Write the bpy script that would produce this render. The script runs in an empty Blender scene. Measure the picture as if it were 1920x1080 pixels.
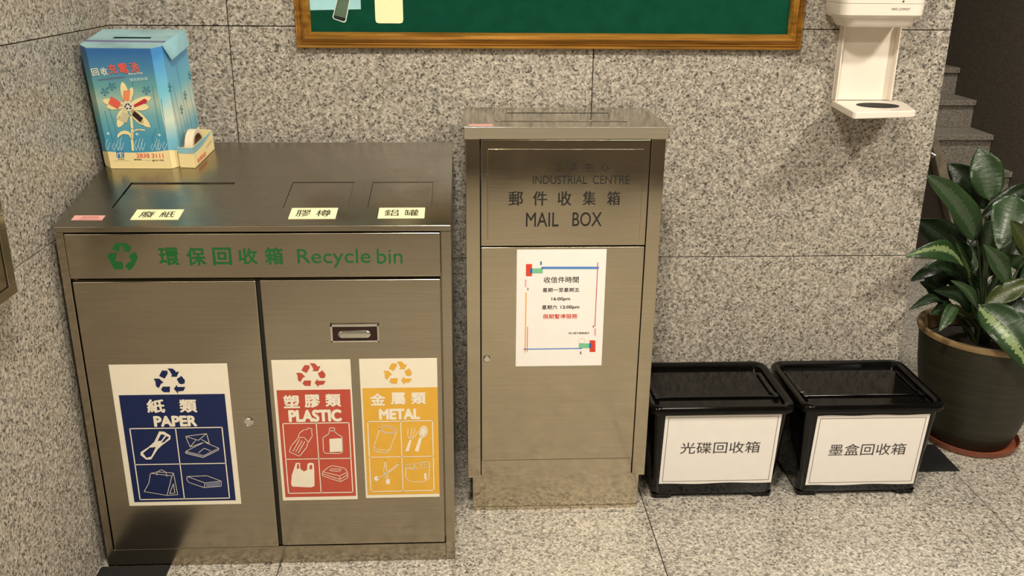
import bpy, bmesh, math, random
from mathutils import Vector, Matrix
random.seed(7)
S = bpy.context.scene
COL = S.collection
# ------------------------------------------------------------------ camera
F_PX, PITCH, YAW, ROLL, CAM_Z = 1738.3, .3417, -.0519, .0095, 1.349
def cam_axes():
    cp, sp = math.cos(PITCH), math.sin(PITCH)
    f, u, x = Vector((0, cp, -sp)), Vector((0, sp, cp)), Vector((1, 0, 0))
    Z = Matrix.Rotation(YAW, 3, 'Z'); f, u, x = Z @ f, Z @ u, Z @ x
    c, s = math.cos(ROLL), math.sin(ROLL)
    return c*x + s*u, -s*x + c*u, f
CX, CU, CF = cam_axes()
CO = Vector((0, 0, CAM_Z))
cd = bpy.data.cameras.new('camera'); cam = bpy.data.objects.new('camera', cd); COL.objects.link(cam)
cd.sensor_width = 36; cd.sensor_fit = 'HORIZONTAL'; cd.lens = F_PX / 1920 * 36; cd.clip_start = .02
cam.matrix_world = Matrix.Translation(CO) @ Matrix((CX, CU, -CF)).transposed().to_4x4()
S.camera = cam
# ------------------------------------------------------------------ light and exposure
w = bpy.data.worlds.new('world'); S.world = w; w.use_nodes = True
w.node_tree.nodes['Background'].inputs[0].default_value = (1, .85, .68, 1)
w.node_tree.nodes['Background'].inputs[1].default_value = .12
S.view_settings.view_transform = 'Standard'; S.view_settings.look = 'None'
S.view_settings.gamma = 1; S.view_settings.use_curve_mapping = False
S.view_settings.exposure = 0.0
def area(name, loc, target, sx, sy, e, col=(1, .925, .80), spread=math.pi):
    l = bpy.data.lights.new(name, 'AREA'); l.shape = 'RECTANGLE'; l.size = sx; l.size_y = sy
    l.energy = e; l.color = col; l.spread = spread
    o = bpy.data.objects.new(name, l); COL.objects.link(o); o.location = loc
    o.rotation_euler = (Vector(target) - Vector(loc)).to_track_quat('-Z', 'Y').to_euler()
    return o
area('ceiling_lamp', (1.95, .85, 2.62), (1.8, .9, 0), .26, .26, 60)
area('ceiling_lamp', (-.05, .55, 2.62), (-.05, .6, 0), .26, .26, 62)
area('ceiling_lamp', (.9, -.9, 2.62), (.9, -.9, 0), .9, .3, 48)
area('stair_fill', (2.1, 6.4, 2.8), (2.2, 6.2, 0), .5, .5, 12)  # added fill to lift the dim stairs, no known fixture
area('landing_fill', (2.3, 3.7, 2.64), (2.25, 3.75, 0), .3, .3, 34)  # added fill that brightens the floor past the wall end, source invented
S.cycles.use_denoising = True
S.cycles.max_bounces = 8; S.cycles.diffuse_bounces = 4; S.cycles.glossy_bounces = 5
S.cycles.sample_clamp_indirect = 4

# ------------------------------------------------------------------ materials
def srgb(r, g, b):
    f = lambda c: (c/255/12.92 if c/255 <= .04045 else ((c/255 + .055)/1.055)**2.4)
    return (f(r), f(g), f(b), 1)
def base(name, col, rough=.5, metal=0, spec=.5):
    m = bpy.data.materials.new(name); m.use_nodes = True
    p = m.node_tree.nodes['Principled BSDF']
    p.inputs['Base Color'].default_value = col; p.inputs['Roughness'].default_value = rough
    p.inputs['Metallic'].default_value = metal; p.inputs['Specular IOR Level'].default_value = spec
    return m, m.node_tree, p
def nd(t, ty, **k):
    n = t.nodes.new(ty)
    for a, b in k.items():
        if a in n.inputs.keys(): n.inputs[a].default_value = b
        else: setattr(n, a, b)
    return n
def ramp(t, fac, stops, interp='LINEAR'):
    r = t.nodes.new('ShaderNodeValToRGB'); r.color_ramp.interpolation = interp
    e = r.color_ramp.elements
    while len(e) < len(stops): e.new(.5)
    for i, (p, c) in enumerate(stops): e[i].position = p; e[i].color = c
    t.links.new(fac, r.inputs[0]); return r
def bump(t, p, h, strength, dist=.001):
    b = nd(t, 'ShaderNodeBump'); b.inputs['Strength'].default_value = strength; b.inputs['Distance'].default_value = dist
    t.links.new(h, b.inputs['Height'])
    t.links.new(b.outputs[0], p.inputs['Normal']); return b
def plain(name, col, rough=.5, metal=0, spec=.5, var=.06, scale=30):
    """a colour with faint mottling"""
    m, t, p = base(name, col, rough, metal, spec)
    g = nd(t, 'ShaderNodeNewGeometry'); n = nd(t, 'ShaderNodeTexNoise'); n.inputs['Scale'].default_value = scale
    n.inputs['Detail'].default_value = 4
    t.links.new(g.outputs['Position'], n.inputs['Vector'])
    r = ramp(t, n.outputs[0], [(.3, tuple(c*(1-var) for c in col[:3])+(1,)), (.7, tuple(min(1, c*(1+var)) for c in col[:3])+(1,))])
    t.links.new(r.outputs[0], p.inputs['Base Color'])
    return m
def granite(name, k=1.0, warm=(1, .94, .84), rough=.38, scale=235, contrast=.86):
    m, t, p = base(name, (1, 1, 1, 1), rough)
    g = nd(t, 'ShaderNodeNewGeometry'); oi = nd(t, 'ShaderNodeObjectInfo')
    mul = nd(t, 'ShaderNodeVectorMath', operation='SCALE'); mul.inputs[3].default_value = 7.3
    cmb = nd(t, 'ShaderNodeCombineXYZ')
    for i in range(3): t.links.new(oi.outputs['Random'], cmb.inputs[i])
    t.links.new(cmb.outputs[0], mul.inputs[0])
    add = nd(t, 'ShaderNodeVectorMath', operation='ADD')
    t.links.new(g.outputs['Position'], add.inputs[0]); t.links.new(mul.outputs[0], add.inputs[1])
    dn = nd(t, 'ShaderNodeTexNoise'); dn.inputs['Scale'].default_value = 220; dn.inputs['Detail'].default_value = 2
    t.links.new(add.outputs[0], dn.inputs['Vector'])
    sc = nd(t, 'ShaderNodeVectorMath', operation='SCALE'); sc.inputs[3].default_value = .008
    t.links.new(dn.outputs['Color'], sc.inputs[0])
    ad2 = nd(t, 'ShaderNodeVectorMath', operation='ADD')
    t.links.new(add.outputs[0], ad2.inputs[0]); t.links.new(sc.outputs[0], ad2.inputs[1])
    v = nd(t, 'ShaderNodeTexVoronoi'); v.inputs['Scale'].default_value = scale
    t.links.new(ad2.outputs[0], v.inputs['Vector'])
    sp = nd(t, 'ShaderNodeSeparateColor'); t.links.new(v.outputs['Color'], sp.inputs[0])
    c = lambda a: (a*k*warm[0], a*k*warm[1], a*k*warm[2], 1)
    lo = lambda a: .40 + (a-.40)*contrast
    r1 = ramp(t, sp.outputs[0], [(0, c(lo(.035))), (.07, c(lo(.15))), (.2, c(lo(.25))), (.42, c(lo(.37))), (.65, c(lo(.46))), (.88, c(lo(.56)))], 'CONSTANT')
    n2 = nd(t, 'ShaderNodeTexNoise'); n2.inputs['Scale'].default_value = 95; n2.inputs['Detail'].default_value = 6; n2.inputs['Roughness'].default_value = .75
    t.links.new(add.outputs[0], n2.inputs['Vector'])
    r2 = ramp(t, n2.outputs[0], [(.36, (.55, .53, .5, 1)), (.48, (.95, .95, .94, 1)), (.62, (1.15, 1.13, 1.1, 1))])
    mx = nd(t, 'ShaderNodeMix', data_type='RGBA', blend_type='MULTIPLY'); mx.inputs[0].default_value = 1
    t.links.new(r1.outputs[0], mx.inputs[6]); t.links.new(r2.outputs[0], mx.inputs[7])
    # tile to tile tint
    r3 = ramp(t, oi.outputs['Random'], [(0, (.93, .93, .93, 1)), (1, (1.05, 1.05, 1.04, 1))])
    m2 = nd(t, 'ShaderNodeMix', data_type='RGBA', blend_type='MULTIPLY'); m2.inputs[0].default_value = 1
    t.links.new(mx.outputs[2], m2.inputs[6]); t.links.new(r3.outputs[0], m2.inputs[7])
    t.links.new(m2.outputs[2], p.inputs['Base Color'])
    bump(t, p, v.outputs['Distance'], .12, .0006)
    return m
def steel(name, col=(.50, .455, .385, 1), rough=.2, axis=0, warp=.25, br=.12):
    m, t, p = base(name, col, rough, 1)
    g = nd(t, 'ShaderNodeNewGeometry')
    mp = nd(t, 'ShaderNodeMapping'); s = [500, 500, 500]; s[axis] = 6
    if axis == 0: s = [6, 300, 700]
    mp.inputs['Scale'].default_value = s
    t.links.new(g.outputs['Position'], mp.inputs['Vector'])
    n = nd(t, 'ShaderNodeTexNoise'); n.inputs['Scale'].default_value = 1; n.inputs['Detail'].default_value = 2
    t.links.new(mp.outputs[0], n.inputs['Vector'])
    n3 = nd(t, 'ShaderNodeTexNoise'); n3.inputs['Scale'].default_value = 9; n3.inputs['Detail'].default_value = 5
    t.links.new(g.outputs['Position'], n3.inputs['Vector'])
    rr = nd(t, 'ShaderNodeMapRange'); rr.inputs[1].default_value = .3; rr.inputs[2].default_value = .7
    rr.inputs[3].default_value = rough*.8; rr.inputs[4].default_value = rough*1.3
    t.links.new(n3.outputs[0], rr.inputs[0]); t.links.new(rr.outputs[0], p.inputs['Roughness'])
    r = ramp(t, n.outputs[0], [(.3, tuple(c*.93 for c in col[:3])+(1,)), (.7, tuple(c*1.05 for c in col[:3])+(1,))])
    t.links.new(r.outputs[0], p.inputs['Base Color'])
    n2 = nd(t, 'ShaderNodeTexNoise'); n2.inputs['Scale'].default_value = 4.5; n2.inputs['Detail'].default_value = 1
    t.links.new(g.outputs['Position'], n2.inputs['Vector'])
    b1 = nd(t, 'ShaderNodeBump'); b1.inputs['Strength'].default_value = warp; b1.inputs['Distance'].default_value = .012
    t.links.new(n2.outputs[0], b1.inputs['Height'])
    b2 = nd(t, 'ShaderNodeBump'); b2.inputs['Strength'].default_value = br; b2.inputs['Distance'].default_value = .0004
    t.links.new(n.outputs[0], b2.inputs['Height']); t.links.new(b1.outputs[0], b2.inputs['Normal'])
    t.links.new(b2.outputs[0], p.inputs['Normal'])
    p.inputs['Anisotropic'].default_value = .5
    return m
M = {}
M['wall'] = granite('granite_wall', 1.04, (1, .91, .775))
M['wall_left'] = granite('granite_left', 1.10, (1, .91, .775))
M['floor'] = granite('granite_floor', 1.10, (1, .92, .80), .3)
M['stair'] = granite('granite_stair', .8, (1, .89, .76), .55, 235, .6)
M['dark_shaded_wall'] = plain('dark_shaded_wall', (.10, .083, .063, 1), .7, var=.35, scale=90)  # stairwell shade is put into this colour; the front wall is simply dark
M['grout'] = plain('grout', (.16, .135, .105, 1), .9)
M['steel'] = steel('brushed_steel', (.42, .37, .285, 1), .17)
M['steel_lid'] = steel('brushed_lid_steel', (.36, .33, .275, 1), .25, 0, .15, .08)
M['steel_top'] = steel('polished_steel', (.50, .46, .38, 1), .12, 0, .12, .05)
M['steel_mail'] = steel('mail_steel', (.54, .475, .355, 1), .11, 0, .2, .03)
M['dark_gap'] = plain('dark_gap', (.012, .01, .008, 1), .8)
M['chrome'] = plain('chrome', (.75, .72, .66, 1), .12, 1)
M['green_ink'] = plain('green_ink', srgb(14, 92, 36), .45)
M['black_ink'] = plain('black_ink', (.012, .011, .01, 1), .5)
M['white_sticker'] = plain('white_sticker', srgb(232, 222, 200), .45, var=.02)
M['cream_sticker'] = plain('cream_sticker', srgb(245, 240, 190), .4, var=.02)
M['pink_sticker'] = plain('pink_sticker', srgb(225, 165, 155), .5, var=.05)
M['pink_ink'] = plain('pink_ink', srgb(190, 115, 115), .5)
M['navy'] = plain('navy_ink', srgb(6, 27, 76), .4, var=.04)
M['navy_grey'] = plain('navy_grey_ink', srgb(110, 115, 140), .4)
M['red'] = plain('red_ink', srgb(185, 76, 58), .42, var=.04)
M['yellow'] = plain('yellow_ink', srgb(220, 168, 60), .42, var=.04)
M['paper'] = plain('printed_paper', srgb(240, 234, 226), .55, var=.015)
M['sheet_ink'] = plain('sheet_ink', srgb(62, 56, 58), .5)
M['ink_grey'] = plain('grey_ink', srgb(110, 105, 105), .5)
M['maroon'] = plain('maroon_plastic', (.022, .003, .002, 1), .25)
M['handle'] = plain('satin_handle', (.62, .62, .55, 1), .28, 1)
M['black_plastic'] = plain('black_plastic', (.0022, .002, .0018, 1), .09, spec=.38, var=.2)
M['lid_plastic'] = plain('lid_plastic', (.003, .0027, .0022, 1), .12, spec=.22, var=.3, scale=15)
M['white_plastic'] = plain('white_plastic', srgb(232, 222, 208), .22, var=.015)
M['rubber'] = plain('black_rubber', (.004, .004, .004, 1), .75)
M['brown'] = plain('brown_panel', (.035, .026, .017, 1), .5)
M['coping'] = plain('coping_stone', (.24, .20, .14, 1), .6, var=.25, scale=25)
M['wood'] = None
def wood():
    m, t, p = base('gilt_wood', (1, 1, 1, 1), .3)
    g = nd(t, 'ShaderNodeNewGeometry'); mp = nd(t, 'ShaderNodeMapping'); mp.inputs['Scale'].default_value = (4, 60, 60)
    t.links.new(g.outputs['Position'], mp.inputs[0]); n = nd(t, 'ShaderNodeTexNoise'); n.inputs['Scale'].default_value = 1.5
    n.inputs['Detail'].default_value = 5; t.links.new(mp.outputs[0], n.inputs['Vector'])
    r = ramp(t, n.outputs[0], [(.3, srgb(125, 84, 28)), (.7, srgb(190, 138, 58))]); t.links.new(r.outputs[0], p.inputs['Base Color'])
    p.inputs['Metallic'].default_value = .35
    return m
M['wood'] = wood()
M['felt'] = plain('green_felt', srgb(11, 66, 48), .95, spec=.1, var=.14, scale=22)
def leafmat(name, dark, pale, lo, hi, amount):
    m, t, p = base(name, dark, .38)
    uv = nd(t, 'ShaderNodeUVMap'); sx = nd(t, 'ShaderNodeSeparateXYZ'); t.links.new(uv.outputs[0], sx.inputs[0])
    a = nd(t, 'ShaderNodeMath', operation='SUBTRACT'); t.links.new(sx.outputs[0], a.inputs[0]); a.inputs[1].default_value = .5
    ab = nd(t, 'ShaderNodeMath', operation='ABSOLUTE'); t.links.new(a.outputs[0], ab.inputs[0])
    # jagged veins: saw along the length, slanted outwards
    mp = nd(t, 'ShaderNodeMapping'); mp.inputs['Scale'].default_value = (1.5, 26, 1)
    t.links.new(uv.outputs[0], mp.inputs[0])
    n = nd(t, 'ShaderNodeTexNoise'); n.inputs['Scale'].default_value = 1; n.inputs['Detail'].default_value = 3
    t.links.new(mp.outputs[0], n.inputs['Vector'])
    s = nd(t, 'ShaderNodeMath', operation='MULTIPLY_ADD'); t.links.new(n.outputs[0], s.inputs[0]); s.inputs[1].default_value = .38
    t.links.new((a if amount == 1 else ab).outputs[0], s.inputs[2])
    r = ramp(t, s.outputs[0], [(lo, dark), (lo+.02, pale), (hi, pale), (hi+.02, dark)])
    # midrib
    r2 = ramp(t, ab.outputs[0], [(0, (1, 1, 1, 1)), (.03, (0, 0, 0, 1))])
    mx = nd(t, 'ShaderNodeMix', data_type='RGBA'); t.links.new(r2.outputs[0], mx.inputs[0])
    t.links.new(r.outputs[0], mx.inputs[6]); mx.inputs[7].default_value = tuple(min(1, c*.6+.04) for c in pale[:3])+(1,)
    t.links.new(mx.outputs[2], p.inputs['Base Color'])
    mp2 = nd(t, 'ShaderNodeMapping'); mp2.inputs['Scale'].default_value = (2, 14, 1); t.links.new(uv.outputs[0], mp2.inputs[0])
    w2 = nd(t, 'ShaderNodeTexNoise'); w2.inputs['Scale'].default_value = 1; t.links.new(mp2.outputs[0], w2.inputs['Vector'])
    bump(t, p, w2.outputs[0], .5, .004)
    p.inputs['Subsurface Weight'].default_value = 0
    return m
M['leaf_dark'] = leafmat('leaf_dark', (.006, .017, .004, 1), (.016, .03, .012, 1), .18, .34, 0)
M['leaf_mid'] = leafmat('leaf_mid', (.020, .046, .013, 1), (.050, .078, .038, 1), .16, .36, 0)
M['leaf_pale'] = leafmat('leaf_pale', (.012, .038, .008, 1), (.17, .23, .09, 1), .22, .44, 1)
M['leaf_yellow'] = leafmat('leaf_yellow', (.03, .045, .006, 1), (.055, .07, .014, 1), .2, .36, 0)
M['stem'] = plain('stem_green', (.022, .036, .01, 1), .45)
M['soil'] = plain('soil', (.02, .012, .007, 1), .95, var=.6, scale=120)
def potmat():
    m, t, p = base('glazed_pot', (.04, .04, .02, 1), .55)
    g = nd(t, 'ShaderNodeNewGeometry'); mp = nd(t, 'ShaderNodeMapping'); mp.inputs['Scale'].default_value = (3, 3, 70)
    t.links.new(g.outputs['Position'], mp.inputs[0]); n = nd(t, 'ShaderNodeTexNoise'); n.inputs['Scale'].default_value = 1.3; n.inputs['Detail'].default_value = 4
    t.links.new(mp.outputs[0], n.inputs['Vector'])
    r = ramp(t, n.outputs[0], [(.3, (.014, .0145, .006, 1)), (.7, (.028, .027, .012, 1))]); t.links.new(r.outputs[0], p.inputs['Base Color'])
    bump(t, p, n.outputs[0], .5, .003); return m
M['pot'] = potmat()
M['pot_rim'] = plain('tan_rim', (.30, .20, .09, 1), .5, var=.2)
M['terracotta'] = plain('terracotta_plastic', (.23, .065, .03, 1), .4)
def boxprint(name, side=False):
    m, t, p = base(name, (1, 1, 1, 1), .35)
    tc = nd(t, 'ShaderNodeTexCoord'); sx = nd(t, 'ShaderNodeSeparateXYZ'); t.links.new(tc.outputs['Object'], sx.inputs[0])
    mu = nd(t, 'ShaderNodeMath', operation='MULTIPLY'); mu.inputs[1].default_value = 1/.281; t.links.new(sx.outputs[2], mu.inputs[0])
    n = nd(t, 'ShaderNodeTexNoise'); n.inputs['Scale'].default_value = 14; n.inputs['Detail'].default_value = 1; t.links.new(tc.outputs['Object'], n.inputs['Vector'])
    ma = nd(t, 'ShaderNodeMath', operation='MULTIPLY_ADD'); ma.inputs[1].default_value = .12 if side else .05
    t.links.new(n.outputs[0], ma.inputs[0]); t.links.new(mu.outputs[0], ma.inputs[2])
    if side: st = [(0, srgb(70, 150, 190)), (.3, srgb(120, 185, 205)), (.45, srgb(215, 225, 205)), (.55, srgb(190, 215, 205)), (.68, srgb(120, 195, 215)), (.95, srgb(85, 160, 215)), (1, srgb(70, 140, 205))]
    else: st = [(0, srgb(70, 150, 190)), (.3, srgb(75, 155, 185)), (.47, srgb(115, 175, 180)), (.6, srgb(170, 195, 175)), (.72, srgb(105, 165, 165)), (.86, srgb(75, 135, 170)), (1, srgb(50, 105, 165))]
    r = ramp(t, ma.outputs[0], st); t.links.new(r.outputs[0], p.inputs['Base Color']); return m
M['box_front'] = boxprint('card_front'); M['box_side'] = boxprint('card_side', True)
M['box_top'] = plain('card_top', srgb(150, 190, 195), .4, var=.22, scale=12)
M['box_flap'] = plain('card_flap', srgb(150, 200, 212), .4, var=.2, scale=14)
M['cream'] = plain('card_cream', srgb(248, 228, 168), .4, var=.03)
M['cream_petal'] = plain('petal_cream', srgb(245, 228, 170), .4, var=.04)
M['sea'] = plain('reed_blue', srgb(72, 132, 152), .5)
M['reed_white'] = plain('reed_white', srgb(190, 220, 220), .5)
M['coral'] = plain('coral_ink', srgb(232, 100, 85), .4)
M['orange'] = plain('orange_ink', srgb(240, 145, 95), .4)
M['crimson'] = plain('crimson_ink', srgb(190, 50, 60), .4)
M['plum'] = plain('plum_ink', srgb(115, 110, 145), .5)
M['brown_ink'] = plain('brown_ink', srgb(48, 30, 28), .4)
M['tan_ink'] = plain('tan_ink', srgb(205, 195, 160), .4)
M['logo_blue'] = plain('logo_blue', srgb(30, 120, 170), .4)
M['tape'] = plain('tape_cream', srgb(232, 215, 185), .5)
M['tape_core'] = plain('tape_core', srgb(150, 115, 90), .7, var=.2)
M['n_blue'] = plain('notice_blue', srgb(75, 130, 205), .5)
M['n_blue2'] = plain('notice_deep_blue', srgb(25, 100, 175), .5)
M['n_red'] = plain('notice_red', srgb(215, 65, 40), .5)
M['n_green'] = plain('notice_green', srgb(120, 190, 145), .5)
M['n_pink'] = plain('notice_pink', srgb(205, 90, 115), .5)
M['n_rose'] = plain('notice_rose', srgb(225, 170, 180), .5)
M['n_orange'] = plain('notice_orange', srgb(240, 170, 70), .5)
M['n_plum'] = plain('notice_plum', srgb(130, 70, 110), .5)
M['poster'] = plain('poster_cyan', srgb(165, 215, 220), .4, var=.12, scale=9)
M['phone_body'] = plain('phone_print', srgb(205, 215, 200), .35)
M['phone_screen'] = plain('phone_screen', srgb(85, 105, 85), .35, var=.3, scale=14)
M['phone_dark'] = plain('phone_dark', srgb(20, 30, 30), .35)

# ------------------------------------------------------------------ geometry helpers
WM = {}
def tag(o, label=None, cat=None, group=None, kind=None):
    if label: o['label'] = label
    if cat: o['category'] = cat
    if group: o['group'] = group
    if kind: o['kind'] = kind
    return o
def thing(name, label, cat, loc=(0, 0, 0), mat=None, group=None):
    o = bpy.data.objects.new(name, None); COL.objects.link(o); o.empty_display_size = .05
    mw = mat if mat is not None else Matrix.Translation(loc)
    o.matrix_world = mw; WM[o.name] = mw.copy()
    tag(o, label, cat, group); return o
class MB:
    def __init__(s): s.v = []; s.f = []; s.uv = None
    def add(s, vs, fs):
        k = len(s.v); s.v += [Vector(v) for v in vs]; s.f += [tuple(i+k for i in f) for f in fs]; return s
    def box(s, a, b, T=None):
        x0, y0, z0 = a; x1, y1, z1 = b
        vs = [Vector(p) for p in ((x0,y0,z0),(x1,y0,z0),(x1,y1,z0),(x0,y1,z0),(x0,y0,z1),(x1,y0,z1),(x1,y1,z1),(x0,y1,z1))]
        if T: vs = [T(*v) for v in vs]
        return s.add(vs, [(0,3,2,1),(4,5,6,7),(0,1,5,4),(1,2,6,5),(2,3,7,6),(3,0,4,7)])
    def prism(s, pts, T, h0, h1):
        """pts 2D counter-clockwise, T(a,b,h)->world"""
        n = len(pts)
        s.add([T(a, b, h0) for a, b in pts] + [T(a, b, h1) for a, b in pts],
              [tuple(range(n-1, -1, -1)), tuple(range(n, 2*n))] + [(i, (i+1) % n, n+(i+1) % n, n+i) for i in range(n)])
        return s
    def loft(s, rings, cap0=True, cap1=True):
        n = len(rings[0]); k = len(s.v)
        for r in rings: s.v += [Vector(p) for p in r]
        for j in range(len(rings)-1):
            for i in range(n): s.f.append((k+j*n+i, k+j*n+(i+1) % n, k+(j+1)*n+(i+1) % n, k+(j+1)*n+i))
        if cap0: s.f.append(tuple(k+i for i in range(n-1, -1, -1)))
        if cap1: s.f.append(tuple(k+(len(rings)-1)*n+i for i in range(n)))
        return s
    def tube(s, pts, r, n=8, r1=None):
        pts = [Vector(p) for p in pts]; rings = []
        up = Vector((0.13, .2, 1)).normalized()
        for i, p in enumerate(pts):
            d = (pts[min(i+1, len(pts)-1)] - pts[max(i-1, 0)]).normalized()
            a = d.cross(up).normalized() if abs(d.dot(up)) < .98 else d.cross(Vector((1, 0, 0))).normalized()
            b = d.cross(a); rr = r if r1 is None else r + (r1-r)*i/(len(pts)-1)
            rings.append([p + (a*math.cos(2*math.pi*k/n) + b*math.sin(2*math.pi*k/n))*rr for k in range(n)])
        return s.loft(rings)
    def lathe(s, c, prof, n=48, cap0=True, cap1=True):
        return s.loft([[(c[0]+r*math.cos(2*math.pi*i/n), c[1]+r*math.sin(2*math.pi*i/n), c[2]+z) for i in range(n)] for r, z in prof], cap0, cap1)
    def build(s, name, mat, parent=None, bev=0, smooth=False, label=None, seg=2):
        me = bpy.data.meshes.new(name)
        mw = WM[parent.name] if parent is not None else Matrix.Identity(4)
        inv = mw.inverted()
        me.from_pydata([inv @ v for v in s.v], [], s.f)
        if s.uv:
            l = me.uv_layers.new(name='UVMap')
            for lp in me.loops: l.data[lp.index].uv = s.uv[lp.vertex_index]
        if not s.uv:
            bm = bmesh.new(); bm.from_mesh(me)
            bmesh.ops.recalc_face_normals(bm, faces=bm.faces); bm.to_mesh(me); bm.free()
        o = bpy.data.objects.new(name, me); COL.objects.link(o)
        if mat is not None: me.materials.append(mat)
        if parent is not None: o.parent = parent
        WM[o.name] = mw.copy()
        if smooth or bev: me.shade_smooth()
        if bev:
            b = o.modifiers.new('bevel', 'BEVEL'); b.width = bev; b.segments = seg; b.limit_method = 'ANGLE'; b.angle_limit = .6
            b.harden_normals = True
        elif smooth:
            me.set_sharp_from_angle(angle=.7)
        if label: o['label'] = label
        return o
def bx(name, a, b, mat, parent=None, bev=0, label=None):
    return MB().box(a, b).build(name, mat, parent, bev, label=label)
def rrect(cx, cy, hw, hd, r, z, n=5):
    out = []
    for (sx, sy, a0) in ((1, -1, -90), (1, 1, 0), (-1, 1, 90), (-1, -1, 180)):
        for k in range(n+1):
            a = math.radians(a0 + 90*k/n)
            out.append((cx+sx*(hw-r)+r*math.cos(a), cy+sy*(hd-r)+r*math.sin(a), z))
    return out
class Fr:
    """flat frame on a real surface: origin, u (right), v (up), n (out of the surface)"""
    def __init__(s, o, u, v):
        s.o = Vector(o); s.u = Vector(u).normalized(); s.v = Vector(v).normalized(); s.n = s.u.cross(s.v).normalized()
    def __call__(s, a, b, h=0): return s.o + s.u*a + s.v*b + s.n*h
    def px(s, x, y):
        d = CF + CX*((x-960)/F_PX) + CU*((540-y)/F_PX)
        t = (s.o - CO).dot(s.n)/d.dot(s.n); q = CO + d*t - s.o
        return (q.dot(s.u), q.dot(s.v))
class Crop:
    """survey points read off an enlargement, measured back onto the surface they lie on"""
    def __init__(s, fr, sc, ox, oy): s.fr = fr; s.s = sc; s.ox = ox; s.oy = oy
    def __call__(s, x, y): return s.fr.px(s.ox + x/s.s, s.oy + y/s.s)
    def pts(s, l): return [s(*p) for p in l]
INK = .0006
class Art:
    def __init__(s, fr, h=INK): s.fr = fr; s.h = h; s.mb = MB()
    def poly(s, pts):
        s.mb.add([s.fr(a, b, s.h) for a, b in pts], [tuple(range(len(pts)))]); return s
    def slab(s, pts, h1):
        n = len(pts)
        ar = sum(pts[i][0]*pts[(i+1) % n][1]-pts[(i+1) % n][0]*pts[i][1] for i in range(n))
        if ar < 0: pts = pts[::-1]
        s.mb.prism(pts, s.fr, 0, h1); return s
    def stroke(s, pts, wd, closed=False):
        P = [Vector(p) for p in pts]; n = len(P)
        if closed: P = P + [P[0]]
        for i in range(len(P)-1):
            d = P[i+1]-P[i]
            if d.length < 1e-7: continue
            d.normalize(); q = Vector((-d.y, d.x))*wd/2; e = d*wd*.3
            s.mb.add([s.fr(*(p), s.h) for p in (P[i]-q-e, P[i+1]-q+e, P[i+1]+q+e, P[i]+q-e)], [(0, 1, 2, 3)])
        return s
    def disc(s, c, rx, ry=None, n=20):
        ry = ry or rx
        return s.poly([(c[0]+rx*math.cos(2*math.pi*i/n), c[1]+ry*math.sin(2*math.pi*i/n)) for i in range(n)])
    def ring(s, c, rx, ry, wd, n=20):
        return s.stroke([(c[0]+rx*math.cos(2*math.pi*i/n), c[1]+ry*math.sin(2*math.pi*i/n)) for i in range(n)], wd, True)
    def build(s, name, mat, parent, label=None):
        return s.mb.build(name, mat, parent, label=label)
    def build_cells(s, name, mat, parent, mx, mz):
        cells = {}
        for f in s.mb.f:
            c = sum((s.mb.v[i] for i in f), Vector())/len(f)
            cells.setdefault((c.x > mx, c.z > mz), []).append(f)
        for fs in cells.values():
            m = MB()
            for f in fs: m.add([s.mb.v[i] for i in f], [tuple(range(len(f)))])
            m.build(name, mat, parent)
def text_mesh(body, bold=0):
    c = bpy.data.curves.new('text', 'FONT'); c.body = body; c.resolution_u = 4; c.offset = bold
    o = bpy.data.objects.new('text', c); COL.objects.link(o)
    dg = bpy.context.evaluated_depsgraph_get(); m = bpy.data.meshes.new_from_object(o.evaluated_get(dg))
    vs = [v.co.copy() for v in m.vertices]; fs = [tuple(p.vertices) for p in m.polygons]
    bpy.data.objects.remove(o); bpy.data.curves.remove(c); bpy.data.meshes.remove(m)
    return vs, fs
def lettering(fr, items, mat, parent, h=INK, bold=0, label=None, name='lettering', rot=0, xonly=False):
    """items: (text, (a0,b0) bottom left, (a1,b1) top right) in frame units"""
    mb = MB()
    for body, p0, p1 in items:
        vs, fs = text_mesh(body)
        if h is None: h = INK
        mb = MB()
        x0 = min(v.x for v in vs); x1 = max(v.x for v in vs); y0 = min(v.y for v in vs); y1 = max(v.y for v in vs)
        a0, b0 = p0; a1, b1 = p1
        k = bold*(b1-b0) if bold > 0 else 0
        if k: a0 += k; a1 -= k; b0 += k*(not xonly); b1 -= k*(not xonly)
        W, H = a1-a0, b1-b0
        out = []
        for v in vs:
            a = (v.x-x0)/(x1-x0)*W; b = (v.y-y0)/(y1-y0)*H
            if rot: a, b = a*math.cos(rot)-b*math.sin(rot), a*math.sin(rot)+b*math.cos(rot)
            out.append((a0+a, b0+b))
        # heavier face: the outline laid down again, slightly shifted
        for q, (dx, dy) in enumerate([(0, 0)] + ([(1, 0), (-1, 0)] if xonly else [(1, 0), (-1, 0), (0, 1), (0, -1), (.7, .7), (-.7, .7), (.7, -.7), (-.7, -.7)] if k else [])):
            mb.add([fr(a+dx*k, b+dy*k, h+q*2e-6) for a, b in out], fs)
        o = mb.build(name, mat, parent, label=label)
    return o

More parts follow.
